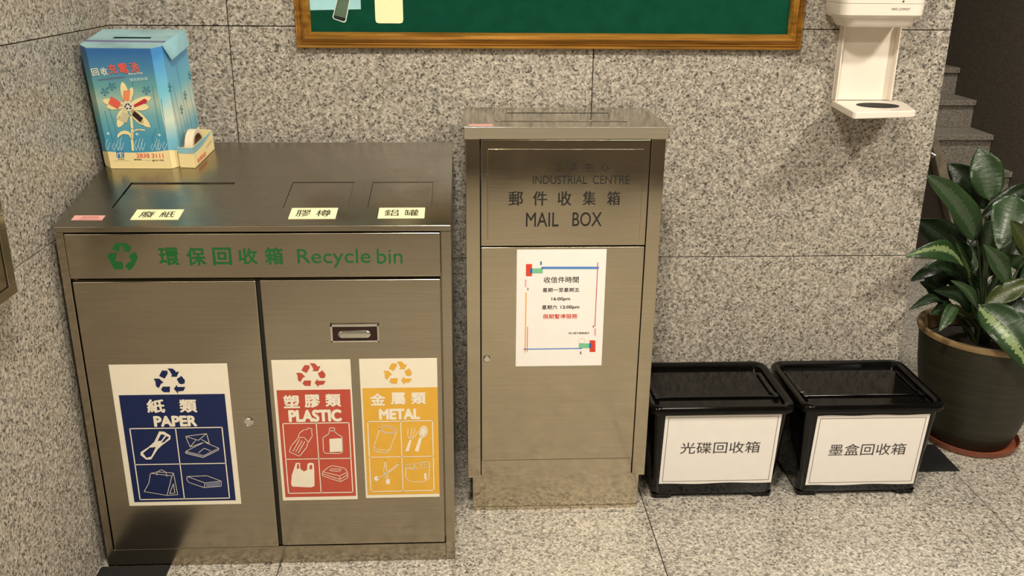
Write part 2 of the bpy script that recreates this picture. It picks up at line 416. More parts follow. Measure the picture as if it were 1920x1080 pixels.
# ------------------------------------------------------------------ the setting
YW = 2.38      # back wall face
XL = -.86      # left wall face
XE = 1.235     # where the back wall ends
XR = 2.892     # stairwell side wall
YR = -1.68     # wall behind the camera
G = .0011      # half a joint
def struct(o): o['kind'] = 'structure'; return o
def tiles(parent, mat, xs, zs, T, h, bev=.0008):
    for i in range(len(xs)-1):
        for j in range(len(zs)-1):
            a0, a1, b0, b1 = xs[i]+G, xs[i+1]-G, zs[j]+G, zs[j+1]-G
            MB().prism([(a0, b0), (a1, b0), (a1, b1), (a0, b1)], T, 0, h).build('tile', mat, parent, bev, seg=1)
J = .323
wb = struct(bx('wall_back', (XL-.3, YW+.012, 0), (XE-.004, YW+.22, 2.7), M['grout']))
tiles(wb, M['wall'], [XL-.012, J-.9, J, XE], [0, .587, 1.187, 1.787, 2.387, 2.7], lambda a, b, h: Vector((a, YW+.0125-h, b)), .0125)
wl = struct(bx('wall_left', (XL-.3, YR, 0), (XL-.012, YW+.01, 2.7), M['grout']))
tiles(wl, M['wall_left'], [YR, -1.22, -.32, .58, 1.48, YW-.001], [0, .183, .783, 1.187, 1.787, 2.387, 2.7], lambda a, b, h: Vector((XL-.0125+h, a, b)), .0125)
wr = struct(bx('wall_right', (XR, YR, 0), (XR+.2, 8.2, 2.9), M['dark_shaded_wall']))
ws = struct(bx('wall_stairwell', (-.9, 8.0, 0), (XR, 8.2, 2.9), M['dark_shaded_wall']))
wf = struct(bx('wall_front', (XL-.3, YR-.2, 0), (XR+.2, YR, 2.9), M['dark_shaded_wall']))
bx('skirting', (XL, YR-.001, 0), (XR, YR+.012, .10), M['brown'], wf, .002)
fl = struct(bx('floor', (XL-.3, YR-.2, -.1), (XR+.2, 8.2, -.012), M['grout']))
fx = [XL-.01, XL+.412, .461, 1.366, 2.271, XR]
fx[1] = .461-.905
fy = [YR, -1.565, -.66, .245, 1.15, 2.055, 2.96, 3.865, 4.77, 5.675, 6.58, 7.485, 8.0]
tiles(fl, M['floor'], fx, fy, lambda a, b, h: Vector((a, b, -.0125+h)), .0125)
ce = struct(bx('ceiling', (XL-.3, YR-.2, 2.7), (XR+.2, 8.2, 2.8), plain('ceiling_paint', (.5, .46, .4, 1), .9)))

# stairs beyond the opening
st = bpy.data.objects.new('stairs', None); COL.objects.link(st); st.location = (2.3, 4.46, 0); WM[st.name] = Matrix.Translation(st.location)
tag(st, kind='structure')
for k in range(-1, 9):
    y = 4.70+.235*k; z = .308+.154*k
    bx('tread', (1.86, y-.012, z-.03), (XR-.002, y+.24, z), M['coping'] if False else M['stair'], st, .003)
    bx('riser', (1.86, y+.008, z-.154), (XR-.002, y+.03, z-.031), M['stair'], st)
# sloping coping and brown side panel of the stair
pf = Fr((2.1, 4.1, 0), (1, 0, 0), (0, 0, 1))
cb = struct(MB().prism([pf.px(1734, 262), pf.px(1756, 262), pf.px(1800, 350), pf.px(1830, 470), pf.px(1720, 480), pf.px(1705, 330)], pf, -.10, -.06).build('trim_1', M['brown']))
cp_ = struct(MB().prism([pf.px(1752, 236)[::1], pf.px(1741, 246), pf.px(1764, 340), pf.px(1790, 440), pf.px(1812, 440), pf.px(1782, 338)][::-1], pf, -.12, .0).build('trim_2', M['coping'], bev=.004))
hb = thing('handrail_bracket', 'small shiny metal fitting on the sloping stair coping just past the wall edge', 'bracket', pf(*pf.px(1748, 290), .0))
MB().tube([pf(*pf.px(1745, 286), .01), pf(*pf.px(1749, 290), .02), pf(*pf.px(1752, 294), -.01)], .005).build('clip', M['chrome'], hb, smooth=True)
MB().tube([pf(*pf.px(1745, 294), .01), pf(*pf.px(1750, 287), .015)], .004).build('screw', M['chrome'], hb, smooth=True)

# ------------------------------------------------------------------ recycling bin
BY = 1.866; BX0, BX1 = -.841, -.032; BH = .825; BB = 2.33
TH = math.radians(10.4)
rb = thing('recycling_bin', 'wide brushed steel three-slot recycling cabinet with sloping top and coloured waste stickers', 'recycling bin', (-.437, 2.09, 0))
ST = M['steel']
# carcass behind the doors
zb = BH + (BB-BY)*math.tan(TH)
MB().prism([(BY+.016, .012), (BB, .012), (BB, zb-.012), (BY+.016, BH-.012)], lambda a, b, h: Vector((h, a, b)), BX0+.002, BX1-.002).build('body', M['steel'], rb, .001)
# face frame pieces
for a, b in (((BX0, 0), (BX0+.0175, BH-.0135)), ((BX1-.0215, 0), (BX1, BH-.0135))):
    bx('stile', (a[0], BY, a[1]), (b[0], BY+.02, b[1]), ST, rb, .0015)
bx('bottom_rail', (BX0+.0175, BY, 0), (BX1-.0215, BY+.02, .047), ST, rb, .0015)
# sloping lid with three sunken flaps
LF = Fr((0, BY, BH), (1, 0, 0), (0, math.cos(TH), math.sin(TH)))
L = (BB-BY)/math.cos(TH)
mb = MB()
fl3 = [(-.753, .088, -.521, .224), (-.392, .085, -.254, .224), (-.212, .089, -.074, .224)]
xs = [BX0] + [q for f in fl3 for q in (f[0], f[2])] + [BX1]
for i in range(len(xs)-1):
    if i % 2 == 0: mb.prism([(xs[i], 0), (xs[i+1], 0), (xs[i+1], L), (xs[i], L)], LF, -.010, 0)
    else:
        f = fl3[i//2]
        mb.prism([(f[0], 0), (f[2], 0), (f[2], f[1]), (f[0], f[1])], LF, -.010, 0)
        mb.prism([(f[0], f[3]), (f[2], f[3]), (f[2], L), (f[0], L)], LF, -.010, 0)
lid = mb.build('lid', M['steel_lid'], rb)
bx('lid_lip', (BX0, BY-.002, BH-.0125), (BX1, BY+.004, BH-.0003), ST, rb, .0015)
for a0, b0, a1, b1 in fl3:
    MB().prism([(a0+(.0025 if a0 < -.6 else .0008), b0+.0003), (a1-.0006, b0+.0003), (a1-.0006, b1-.0016), (a0+(.0025 if a0 < -.6 else .0008), b1-.0016)], lambda a, b, h: LF(a, b, h - (.0022 if a0 < -.6 else .0006)*(b-b0)/(b1-b0)), -.006, -.0004).build('flap', M['steel_lid'], rb, .0004)
# header panel
bx('header_panel', (-.8225, BY-.003, .7125), (-.0545, BY+.012, .8095), ST, rb, .0025)
HF = Fr((0, BY-.003, 0), (1, 0, 0), (0, 0, 1))
c2 = Crop(HF, 4, 80, 250); c3 = Crop(HF, 4.5, 450, 310)
hp = [o for o in COL.objects if o.name.startswith('header_panel')][0]
a = Art(HF)
for q in ([(545,826),(628,824),(645,845),(664,848),(650,893),(602,880),(617,868),(590,838),(575,862),(568,892),(518,868)],
          [(485,920),(500,897),(548,897),(552,915),(540,960),(600,968),(602,1018),(537,1020)],
          [(668,895),(698,893),(712,935),(683,1000),(650,1030),(617,995),(650,962),(672,968),(645,920)]):
    a.poly(c2.pts(q))
a.build('recycling_symbol', M['green_ink'], hp)
lettering(HF, [('環', c2(878,992), c2(1012,857)), ('保', c2(1085,992), c2(1213,857)), ('回', c2(1282,990), c2(1408,857)),
               ('收', c3(-8,835), c3(140,700)), ('箱', c3(215,838), c3(357,692))], M['green_ink'], hp, bold=.022)
lettering(HF, [('Recycle', c3(490,865), c3(1098,705)), ('bin', c3(1157,830), c3(1368,705))], M['green_ink'], hp)
# doors
def door(x0, x1, z0, z1):
    return bx('door', (x0, BY-.004, z0), (x1, BY+.012, z1), ST, rb, .0028)
d1 = door(-.8195, -.4425, .049, .7065); d2 = door(-.4345, -.0555, .0515, .7075)
MB().box((-.4425, BY+.006, .048), (-.4345, BY+.014, .708)).build('door_gap', M['dark_gap'], rb)
DF = Fr((0, BY-.004, 0), (1, 0, 0), (0, 0, 1))
def lock(parent, fr, c, r=.011):
    mb = MB()
    def ring(rad, h): return [fr(c[0]+rad*math.cos(2*math.pi*i/24), c[1]+rad*math.sin(2*math.pi*i/24), h) for i in range(24)]
    mb.loft([ring(r, 0), ring(r, .002), ring(r*.85, .003), ring(r*.8, .0025), ring(r*.7, .0035), ring(.001, .0035)], True, True)
    o = mb.build('lock', M['chrome'], parent, smooth=True)
    Art(fr, .0042).poly([(c[0]-.001, c[1]-.005), (c[0]+.001, c[1]-.005), (c[0]+.001, c[1]+.005), (c[0]-.001, c[1]+.005)]).build('keyhole', M['dark_gap'], o) if parent is None or parent.parent is None else None
    return o
lk = lock(d1, DF, DF.px(466, 790))
Art(DF, .0042).poly([(-.4865, .371), (-.4845, .371), (-.4845, .381), (-.4865, .381)])
# recessed pull handle on the right door
hx0, hx1, hz0, hz1 = -.293, -.189, .566, .608
mb = MB()
for a_, b_ in (((hx0, hz0), (hx1, hz0+.004)), ((hx0, hz1-.006), (hx1, hz1)), ((hx0, hz0), (hx0+.005, hz1)), ((hx1-.004, hz0), (hx1, hz1))):
    mb.box((a_[0], BY-.0085, a_[1]), (b_[0], BY-.004, b_[1]))
hd = thing('x', None, None) if False else None
pull = mb.build('handle', M['chrome'], d2, .0008, label='chrome-rimmed recessed pull handle')
bx('handle_plate', (hx0+.004, BY-.0055, hz0+.003), (hx1-.003, BY-.0035, hz1-.004), M['maroon'], d2, label='dark maroon plate behind the pull')
hf = Fr((0, BY-.0055, 0), (1, 0, 0), (0, 0, 1))
def pill(cx, cz, hw, hr, n=10):
    out = []
    for k in range(n+1): t = -math.pi/2 + math.pi*k/n; out.append((cx+hw-hr+hr*math.cos(t), cz+hr*math.sin(t)))
    for k in range(n+1): t = math.pi/2 + math.pi*k/n; out.append((cx-hw+hr+hr*math.cos(t), cz+hr*math.sin(t)))
    return out
hc = hf.px(664.5, 626)
mb = MB(); mb.loft([[hf(a, b, h) for a, b in pill(hc[0], hc[1], hw, hr)] for hw, hr, h in ((.035, .0085, 0), (.035, .0085, .003), (.0335, .0075, .0045), (.030, .004, .0052))])
mb.build('grip', M['handle'], d2, smooth=True)
# stickers
RC = [[(463,76),(497,77),(513,88),(523,102),(544,96),(528,134),(487,133),(495,121),(480,95)],
      [(425,90),(462,92),(465,112),(443,147),(405,128)],
      [(528,150),(560,128),(585,158),(583,178),(566,186),(545,181)],
      [(588,205),(575,232),(537,236),(538,252),(508,218),(528,190),(532,205)],
      [(430,203),(481,203),(479,242),(436,241),(418,225)],
      [(367,147),(405,147),(436,175),(420,180),(402,213),(383,200),(378,165)]]
c4 = Crop(DF, 3.725, 190, 670); c5 = Crop(DF, 3, 490, 590)
RCM = [c4.pts(q) for q in RC]; RCC = c4(478, 165)
def rsym(fr, c, k, mat, parent, h=INK*2):
    a = Art(fr, h)
    for q in RCM: a.poly([(c[0]+(x-RCC[0])*k, c[1]+(y-RCC[1])*k) for x, y in q])
    return a.build('recycling_symbol', mat, parent)
def ell(c, cr, x, y, rx, ry, n=18, rot=0):
    return [cr(x+rx*math.cos(2*math.pi*i/n)*math.cos(rot)-ry*math.sin(2*math.pi*i/n)*math.sin(rot), y+rx*math.cos(2*math.pi*i/n)*math.sin(rot)+ry*math.sin(2*math.pi*i/n)*math.cos(rot)) for i in range(n)]
def sticker(parent, x0, x1, z0, z1, panel, cr, mat, label):
    s = Art(DF).slab([(x0, z0), (x1, z0), (x1, z1), (x0, z1)], INK).build('sticker', M['white_sticker'], parent, label)
    xs_ = [cr(*p) for p in panel]
    X0 = min(p[0] for p in xs_); X1 = max(p[0] for p in xs_); Z0 = (xs_[2][1]+xs_[3][1])/2; Z1 = (xs_[0][1]+xs_[1][1])/2
    Art(DF, INK*1.6).poly([(X0, Z0), (X1, Z0), (X1, Z1), (X0, Z1)]).build('colour_panel', mat, parent)
    return s
GH = INK*2.4
# paper
s1 = sticker(d1, -.770, -.519, .167, .518, [(122,262),(862,255),(935,998),(232,1008)], c4, M['navy'], 'white and navy paper waste sticker')
rsym(DF, c4(478, 165), 1, M['navy'], d1)
wt = M['white_sticker']
lettering(DF, [('紙', c4(325,388), c4(438,290)), ('類', c4(552,385), c4(663,290))], wt, d1, GH, .035)
lettering(DF, [('PAPER', c4(372,484), c4(664,403))], wt, d1, GH, .062)
a = Art(DF, GH); W = .0022
g0 = [c4(200,495), c4(848,488), c4(893,982), c4(272,990)]
gx0, gx1 = (g0[0][0]+g0[3][0])/2, (g0[1][0]+g0[2][0])/2; gz1, gz0 = (g0[0][1]+g0[1][1])/2, (g0[2][1]+g0[3][1])/2
a.stroke([(gx0,gz0),(gx1,gz0),(gx1,gz1),(gx0,gz1)], W*1.1, True)
mxp = (c4(520,492)[0]+c4(580,980)[0])/2; mzp = (c4(243,745)[1]+c4(865,740)[1])/2
a.stroke([(mxp,gz0),(mxp,gz1)], W); a.stroke([(gx0,mzp),(gx1,mzp)], W)
a.build('grid_lines', wt, d1)
a = Art(DF, GH); t_ = .0011
a.poly(c4.pts([(405,515),(440,517),(485,545),(483,570),(455,590),(425,612),(395,640),(350,710),(315,712),(275,680),(276,660),(330,625),(370,590),(392,545)]))
for q, cl in (([(590,550),(735,530),(757,600),(720,590),(622,625)], 1), ([(590,550),(680,578),(735,530)], 0), ([(622,622),(660,578)], 0), ([(757,600),(700,572)], 0),
              ([(590,655),(720,590),(822,632),(715,685)], 1), ([(590,655),(590,668),(712,698),(820,645),(822,632)], 0), ([(680,665),(720,632),(765,652)], 0),
              ([(345,808),(495,825),(460,962),(300,935),(332,880)], 1), ([(345,808),(390,798),(505,805),(535,957),(460,962)], 0), ([(505,805),(495,825)], 0),
              ([(388,820),(392,797),(420,783),(450,797),(460,830)], 0), ([(478,950),(505,880),(515,945)], 1),
              ([(600,830),(740,825),(838,862),(725,875)], 1), ([(600,830),(598,850),(610,870),(720,908),(725,875)], 0), ([(720,908),(838,898),(838,862)], 0)):
    a.stroke(c4.pts(q), t_, cl)
a.build_cells('icon', wt, d1, mxp, mzp)
Art(DF, GH+.0002).poly(c4.pts([(292,667),(340,628),(383,624),(350,690),(318,700)])).poly(c4.pts([(418,535),(448,540),(420,580),(394,582)])).poly(c4.pts([(455,548),(476,556),(440,590),(420,596)])).build('icon_shading', M['navy'], d1)
Art(DF, GH+.0002).poly(c4.pts([(733,879),(830,867),(830,896),(733,906)])).poly(c4.pts([(594,658),(714,689),(712,696),(594,667)])).poly(c4.pts([(714,689),(818,640),(816,646),(712,696)])).build('icon_shading', M['navy_grey'], d1)
# plastic
sticker(d2, -.424, -.254, .1735, .5245, [(86,428),(497,415),(533,1015),(142,1028)], c5, M['red'], 'white and red plastic waste sticker')
rsym(DF, c5(280, 340), .955, M['red'], d2)
lettering(DF, [('塑', c5(128,525), c5(213,450)), ('膠', c5(245,522), c5(328,447)), ('類', c5(362,517), c5(446,443))], wt, d2, GH, .035)
lettering(DF, [('PLASTIC', c5(156,604), c5(450,530))], wt, d2, GH, .062)
def grid(cr, q, v, hz, parent):
    g0 = [cr(*p) for p in q]; a = Art(DF, GH)
    gx0, gx1 = (g0[0][0]+g0[3][0])/2, (g0[1][0]+g0[2][0])/2; gz1, gz0 = (g0[0][1]+g0[1][1])/2, (g0[2][1]+g0[3][1])/2
    a.stroke([(gx0,gz0),(gx1,gz0),(gx1,gz1),(gx0,gz1)], .0023, True)
    mx_ = (cr(*v[0])[0]+cr(*v[1])[0])/2; mz_ = (cr(*hz[0])[1]+cr(*hz[1])[1])/2
    a.stroke([(mx_,gz0),(mx_,gz1)], .002); a.stroke([(gx0,mz_),(gx1,mz_)], .002)
    a.build('grid_lines', wt, parent)
    return mx_, mz_
gp = grid(c5, [(120,612),(490,605),(518,995),(155,1005)], [(308,608),(338,1000)], [(140,815),(500,803)], d2)
a = Art(DF, GH)
for q, cl in (([(262,635),(285,640),(283,658),(288,680),(262,720),(255,745),(215,795),(158,770),(170,735),(205,695),(215,665),(240,645),(258,645)], 1),
              ([(180,765),(215,700)], 0), ([(194,770),(230,708)], 0), ([(208,776),(245,712)], 0), ([(176,762),(182,766)], 0), ([(213,690),(240,688),(262,712)], 0),
              ([(385,635),(412,635),(412,655),(430,672),(455,685),(458,770),(440,780),(360,778),(350,765),(347,690),(380,668)], 1), ([(382,652),(414,652)], 0),
              ([(380,855),(400,847),(470,862),(485,885),(440,905),(345,882)], 1), ([(345,882),(345,905),(445,938),(487,915),(485,885)], 0), ([(440,905),(445,938)], 0),
              ([(395,865),(450,868),(440,880),(385,875)], 1), ([(350,895),(442,925),(484,900)], 0)):
    a.stroke(c5.pts(q), .0015, cl)
a.poly(c5.pts([(383,697),(455,692),(458,768),(386,772)]))
a.poly(c5.pts([(195,832),(218,832),(220,865),(240,880),(258,872),(260,838),(275,830),(295,835),(298,870),(300,962),(280,970),(175,965),(168,950),(172,900)]))
a.build_cells('icon', wt, d2, *gp)
Art(DF, GH+.0002).poly(c5.pts([(202,838),(212,838),(214,862),(200,866)])).poly(c5.pts([(272,845),(286,842),(288,865),(272,870)])).build('icon_shading', M['red'], d2)
# metal
sticker(d2, -.235, -.066, .176, .525, [(572,415),(975,405),(1003,1000),(598,1018)], c5, M['yellow'], 'white and yellow metal waste sticker')
rsym(DF, c5(768, 328), .93, M['yellow'], d2)
lettering(DF, [('金', c5(613,511), c5(697,440)), ('屬', c5(729,505), c5(808,435)), ('類', c5(843,503), c5(925,433))], wt, d2, GH, .035)
lettering(DF, [('METAL', c5(663,590), c5(893,525))], wt, d2, GH, .062)
gm = grid(c5, [(597,605),(962,590),(972,982),(618,998)], [(783,598),(798,990)], [(610,805),(970,790)], d2)
a = Art(DF, GH)
a.stroke(ell(0, c5, 714, 645, 48, 22, rot=.15), .0017, True); a.stroke(ell(0, c5, 712, 647, 36, 14, rot=.15), .001, True)
for q, cl in (([(667,640),(630,750),(640,768),(700,776),(720,765),(760,660)], 0), ([(634,740),(650,756),(700,765),(722,755)], 0),
              ([(825,640),(822,680),(838,700),(862,690),(880,655)], 0), ([(850,632),(838,690)], 0), ([(866,640),(850,690)], 0),
              ([(698,818),(712,920)], 0), ([(698,818),(687,880),(705,925)], 0), ([(775,835),(680,905),(655,918)], 0), ([(775,835),(765,852),(690,905)], 0),
              ([(812,845),(812,920),(840,938),(910,940),(942,922),(945,855)], 0), ([(895,850),(895,830),(945,825),(948,855)], 0), ([(815,862),(862,868),(862,838)], 0)):
    a.stroke(c5.pts(q), .0015, cl)
a.stroke(ell(0, c5, 878, 850, 66, 13), .0013, True)
a.poly(c5.pts([(833,705),(846,702),(830,765),(808,768)])); a.poly(ell(0, c5, 911, 657, 24, 34, rot=.25)); a.poly(c5.pts([(888,690),(904,690),(884,770),(862,765)]))
a.poly(ell(0, c5, 648, 920, 14, 14)); a.poly(ell(0, c5, 712, 937, 13, 17)); a.poly(c5.pts([(915,890),(928,890),(930,925),(918,925)]))
a.build_cells('icon', wt, d2, *gm)
Art(DF, GH+.0002).stroke(ell(0, c5, 911, 657, 16, 25, rot=.25), .001, True).build('icon_shading', M['yellow'], d2)
# slot labels on the lid
def slot_label(x0, x1, y0, y1, chars):
    o = Art(LF).slab([(x0, y0), (x1, y0), (x1, y1), (x0, y1)], .0008).build('slot_label', M['cream_sticker'], rb, 'cream slot name label')
    W_ = x1-x0; H_ = y1-y0; cw = W_*.31
    lettering(LF, [(chars[0], (x0+W_*.13, y0+H_*.2), (x0+W_*.13+cw, y1-H_*.2)), (chars[1], (x1-W_*.13-cw, y0+H_*.2), (x1-W_*.13, y1-H_*.2))], M['black_ink'], o, .0012, .004)
slot_label(-.696, -.598, .030, .079, '廢紙'); slot_label(-.372, -.274, .031, .084, '膠樽'); slot_label(-.186, -.088, .032, .0835, '鋁罐')
pk = Art(LF).slab([(-.816, .030), (-.753, .029), (-.753, .051), (-.816, .052)], .0006).build('pink_label', M['pink_sticker'], rb, 'small faded pink label')
Art(LF, .001).stroke([(-.80, .034), (-.762, .034)], .0025).stroke([(-.797, .043), (-.765, .043)], .004).build('print_lines', M['pink_ink'], pk)

# ------------------------------------------------------------------ battery collection box (stands on the sloping lid)
bw = Matrix((LF.u, LF.v, LF.n)).transposed().to_4x4()
o0 = LF(-.755, .38, .0006)
BM = Matrix.Translation(o0) @ bw
bb = thing('battery_box', 'blue cardboard battery collection box with a flower print and a top slot', 'collection box', mat=BM)
def BT(x, y, z): return BM @ Vector((x, y, z))
# lid coordinates -> box coordinates
def q_(x, y): return (x+.755, y-.38)
H_ = .281
FP = [q_(-.823, .305), q_(-.684, .303), q_(-.665, .322), q_(-.651, .455), q_(-.836, .457), q_(-.843, .327)]
front, chr_, side, back, sidel, chl = 0, 1, 2, 3, 4, 5
names = ['front_panel', 'corner_panel', 'side_panel', 'back_panel', 'side_panel', 'corner_panel']
mats = [M['box_front'], M['box_side'], M['box_side'], M['box_side'], M['box_side'], M['box_front']]
for i in range(6):
    a0, a1 = Vector(FP[i]), Vector(FP[(i+1) % 6]); d = (a1-a0).normalized(); nn = Vector((d.y, -d.x))*-.0016
    z1 = H_
    MB().add([BT(*p) for p in ((a0.x, a0.y, 0), (a1.x, a1.y, 0), (a1.x, a1.y, z1), (a0.x, a0.y, z1))] +
             [BT(*p) for p in ((a0.x+nn.x, a0.y+nn.y, 0), (a1.x+nn.x, a1.y+nn.y, 0), (a1.x+nn.x, a1.y+nn.y, z1), (a0.x+nn.x, a0.y+nn.y, z1))],
             [(0,1,2,3),(7,6,5,4),(0,4,5,1),(3,2,6,7),(0,3,7,4),(1,5,6,2)]).build(names[i], mats[i], bb)
# top with slot
x0, y0 = q_(-.843, .303); x1, y1 = q_(-.651, .457)
sx0, sy0 = q_(-.790, .377); sx1, sy1 = q_(-.705, .395)
def TT(a, b, h): return BT(a, b, h)
mb = MB()
mb.prism([FP[0], FP[1], FP[2], (FP[2][0]+.006, sy0), (FP[5][0]+.003, sy0), FP[5]], TT, H_, H_+.002)
mb.prism([(FP[5][0]+.003, sy0), (sx0, sy0), (sx0, sy1), (FP[5][0]+.005, sy1)], TT, H_, H_+.002)
mb.prism([(sx1, sy0), (FP[2][0]+.006, sy0), (FP[2][0]+.007, sy1), (sx1, sy1)], TT, H_, H_+.002)
mb.prism([(FP[5][0]+.005, sy1), (FP[2][0]+.007, sy1), FP[3], FP[4]], TT, H_, H_+.002)
mb.build('top_panel', M['box_top'], bb)
MB().prism([(sx0, sy0), (sx1, sy0), (sx1, sy1), (sx0, sy1)], TT, H_-.004, H_-.003).build('slot', M['dark_gap'], bb)
MB().prism([(FP[5][0], FP[5][1]+.022), (FP[2][0], FP[2][1]+.022), (FP[2][0]+.001, FP[2][1]+.030), (FP[5][0]+.001, FP[5][1]+.030)], TT, H_+.002, H_+.0035).build('fold_strip', M['plum'], bb, label='dark crease strip')
# side flap folded down
fo = Vector((*FP[2], H_)); bk = Vector((*FP[3], H_))
d = (bk-fo).normalized(); out = Vector((d.y, -d.x, 0))
pts = [fo+Vector((0, 0, .003)), bk+Vector((0, 0, .003)), bk+out*.006+Vector((0, 0, -.034)), fo+d*.02+out*.008+Vector((0, 0, -.036))]
MB().add([BT(*p) for p in pts]+[BT(*(p+out*.0015)) for p in pts], [(0,1,2,3),(7,6,5,4),(0,4,5,1),(1,5,6,2),(2,6,7,3),(3,7,4,0)]).build('side_flap', M['box_flap'], bb, label='folded side flap')
# prints
FF = Fr(BT(*FP[0], 0), BT(*FP[1], 0)-BT(*FP[0], 0), BT(0, 0, 1)-BT(0, 0, 0))
cf = Crop(FF, 3.6, 130, 30)
fw = (Vector(FP[1])-Vector(FP[0])).length
hgt = [(0, 0), (fw, 0)] + [(fw*(1-k/10), .036+.010*(1-(k/10))**2.2+.006*(k/10)**2) for k in range(11)]
fp_ = [o for o in bb.children if o.name.startswith('front_panel')][0]
Art(FF).poly(hgt).build('cream_base_print', M['cream'], fp_)
for i, (ha, hb_) in ((1, (.046, .038)), (5, (.034, .042)), (2, (.038, .05))):
    Fq = Fr(BT(*FP[i], 0), BT(*FP[(i+1) % 6], 0)-BT(*FP[i], 0), BT(0, 0, 1)-BT(0, 0, 0)); ww = (Vector(FP[(i+1) % 6])-Vector(FP[i])).length
    pn = [o for o in bb.children if o.name.startswith('side_panel' if i == 2 else 'corner_panel')]
    Art(Fq).poly([(0, 0), (ww, 0), (ww, hb_), (0, ha)]).build('cream_base_print', M['cream'], pn[0] if i != 5 else pn[-1])
SFr = Fr(BT(*FP[2], 0), BT(*FP[3], 0)-BT(*FP[2], 0), BT(0, 0, 1)-BT(0, 0, 0))
spn = [o for o in bb.children if o.name.startswith('side_panel')][0]
a = Art(SFr)
random.seed(3)
for k in range(7):
    xx = .012+.019*k+random.uniform(-.006, .006); hh = .06+.14*random.random()
    a.stroke([(xx+.006, .05), (xx+.004, .05+hh*.3), (xx-.002, .05+hh*.7), (xx-.004, .05+hh)], .0009)
    if k % 2 == 0:
        for m_ in range(5): t = m_*1.256; a.poly([(xx-.004, .05+hh), (xx-.004+.009*math.cos(t-.3), .05+hh+.012*math.sin(t-.3)), (xx-.004+.009*math.cos(t+.3), .05+hh+.012*math.sin(t+.3))])
a.build('reed_print', M['sea'], spn)
HA = INK*1.8
# background reeds and blossoms
a = Art(FF, INK)
for p in ([(430,445),(425,500),(432,560)], [(270,630),(300,720),(330,830)], [(240,640),(270,760),(300,860)], [(560,470),(580,600),(610,760)], [(585,760),(560,820),(565,860)], [(620,560),(640,700),(660,860)]): Art(FF, INK).stroke(cf.pts(p), .0011).build('reed_print', M['sea'], fp_)
for (x, y) in ((288, 475), (520, 500), (240, 510)):
    for k in range(5):
        t = k*1.256+.3; a.poly(cf.pts([(x, y), (x+30*math.cos(t-.35), y+30*math.sin(t-.35)), (x+30*math.cos(t+.35), y+30*math.sin(t+.35))]))
    a.build('blossom_print', M['sea'], fp_); a = Art(FF, INK)
a = Art(FF, INK)
for x in (255, 300, 330, 350, 450, 475, 495, 560, 590, 605, 640):
    h_ = random.uniform(40, 95)
    a.stroke(cf.pts([(x, 905), (x-10, 905-h_*.5), (x+4, 905-h_)]), .0012); a.stroke(cf.pts([(x+3, 905), (x+18, 880-h_*.3)]), .0012)
for x, y in ((262, 793), (457, 797), (608, 803)): a.disc(cf(x, y), .0032)
a.build('grass_print', M['reed_white'], fp_)
# flower
def petal(cx, cy, tx, ty, w_, n=10):
    d = Vector((tx-cx, ty-cy)); p = Vector((-d.y, d.x)).normalized()
    up_ = [Vector((cx, cy))+d*(k/n)+p*w_*math.sin(math.pi*min(1, (k/n))**1.25)**.55*(1 if k < n else 0) for k in range(n+1)]
    dn_ = [Vector((cx, cy))+d*(k/n)-p*w_*math.sin(math.pi*min(1, (k/n))**1.25)**.55 for k in range(n-1, 0, -1)]
    return cf.pts([tuple(v) for v in up_+dn_])
a = Art(FF, HA)
for tx, ty, w_ in ((358, 442, 24), (425, 478, 18), (222, 568, 25), (250, 612, 22), (555, 548, 24), (540, 615, 26), (330, 752, 28), (322, 700, 20), (548, 752, 26), (505, 735, 24)):
    a.poly(petal(392, 605, tx, ty, w_)); a.build('petal_print', M['cream_petal'], fp_); a = Art(FF, HA)
a.stroke(cf.pts([(418, 680), (425, 760), (424, 830), (430, 905)]), .0052)
a.stroke(cf.pts([(425, 790), (440, 772), (470, 765), (508, 770)]), .003)
a.poly(cf.pts([(420, 830), (400, 800), (365, 795), (345, 805), (325, 825), (325, 800), (345, 780), (375, 770), (405, 780), (425, 805)]))
a.build('flower_print', M['cream_petal'], fp_)
HB = HA+INK
Art(FF, HB).poly(cf.pts([(367,502),(413,500),(408,570),(365,568)])).build('battery_print', M['orange'], fp_)
Art(FF, HB).poly(cf.pts([(283,542),(350,580),(330,628),(265,590)])).build('battery_print', M['coral'], fp_)
Art(FF, HB).poly(cf.pts([(508,556),(528,568),(520,585),(442,615),(435,600)])).build('battery_print', M['crimson'], fp_)
Art(FF, HB).poly(cf.pts([(362,640),(410,665),(388,722),(340,700)])).build('battery_print', M['tan_ink'], fp_)
Art(FF, HB).poly(cf.pts([(440,640),(500,688),(480,714),(424,668)])).build('battery_print', M['brown_ink'], fp_)
fc = cf(397, 608)
Art(FF, HB+INK*.5).disc(fc, .0115).build('disc_print', M['white_sticker'], fp_)
rsym(FF, fc, .25, M['black_ink'], fp_, HB+INK)
# title
def T2(items, mat, rot, bold=.01, h=HA): 
    return lettering(FF, [(s_, cf(*p), (cf(*p)[0]+w_, cf(*p)[1]+h_)) for s_, p, w_, h_ in items], mat, fp_, h, bold, rot=rot)
T2([('回', (160, 405), .0155, .0165), ('收', (222, 402), .0145, .0175)], M['white_sticker'], .13, .02)
T2([('充', (275, 392), .019, .022), ('電', (345, 388), .020, .022), ('池', (423, 380), .019, .022)], M['coral'], .13, .02, HA+INK*.5)
T2([('Rechargeable Battery', (195, 440), .062, .0055)], M['plum'], .13, .02)
T2([('Recycling', (405, 402), .0305, .006)], M['white_sticker'], .13, .02)
T2([('環保齊參與', (412, 443), .040, .0075)], M['reed_white'], .1, .01)
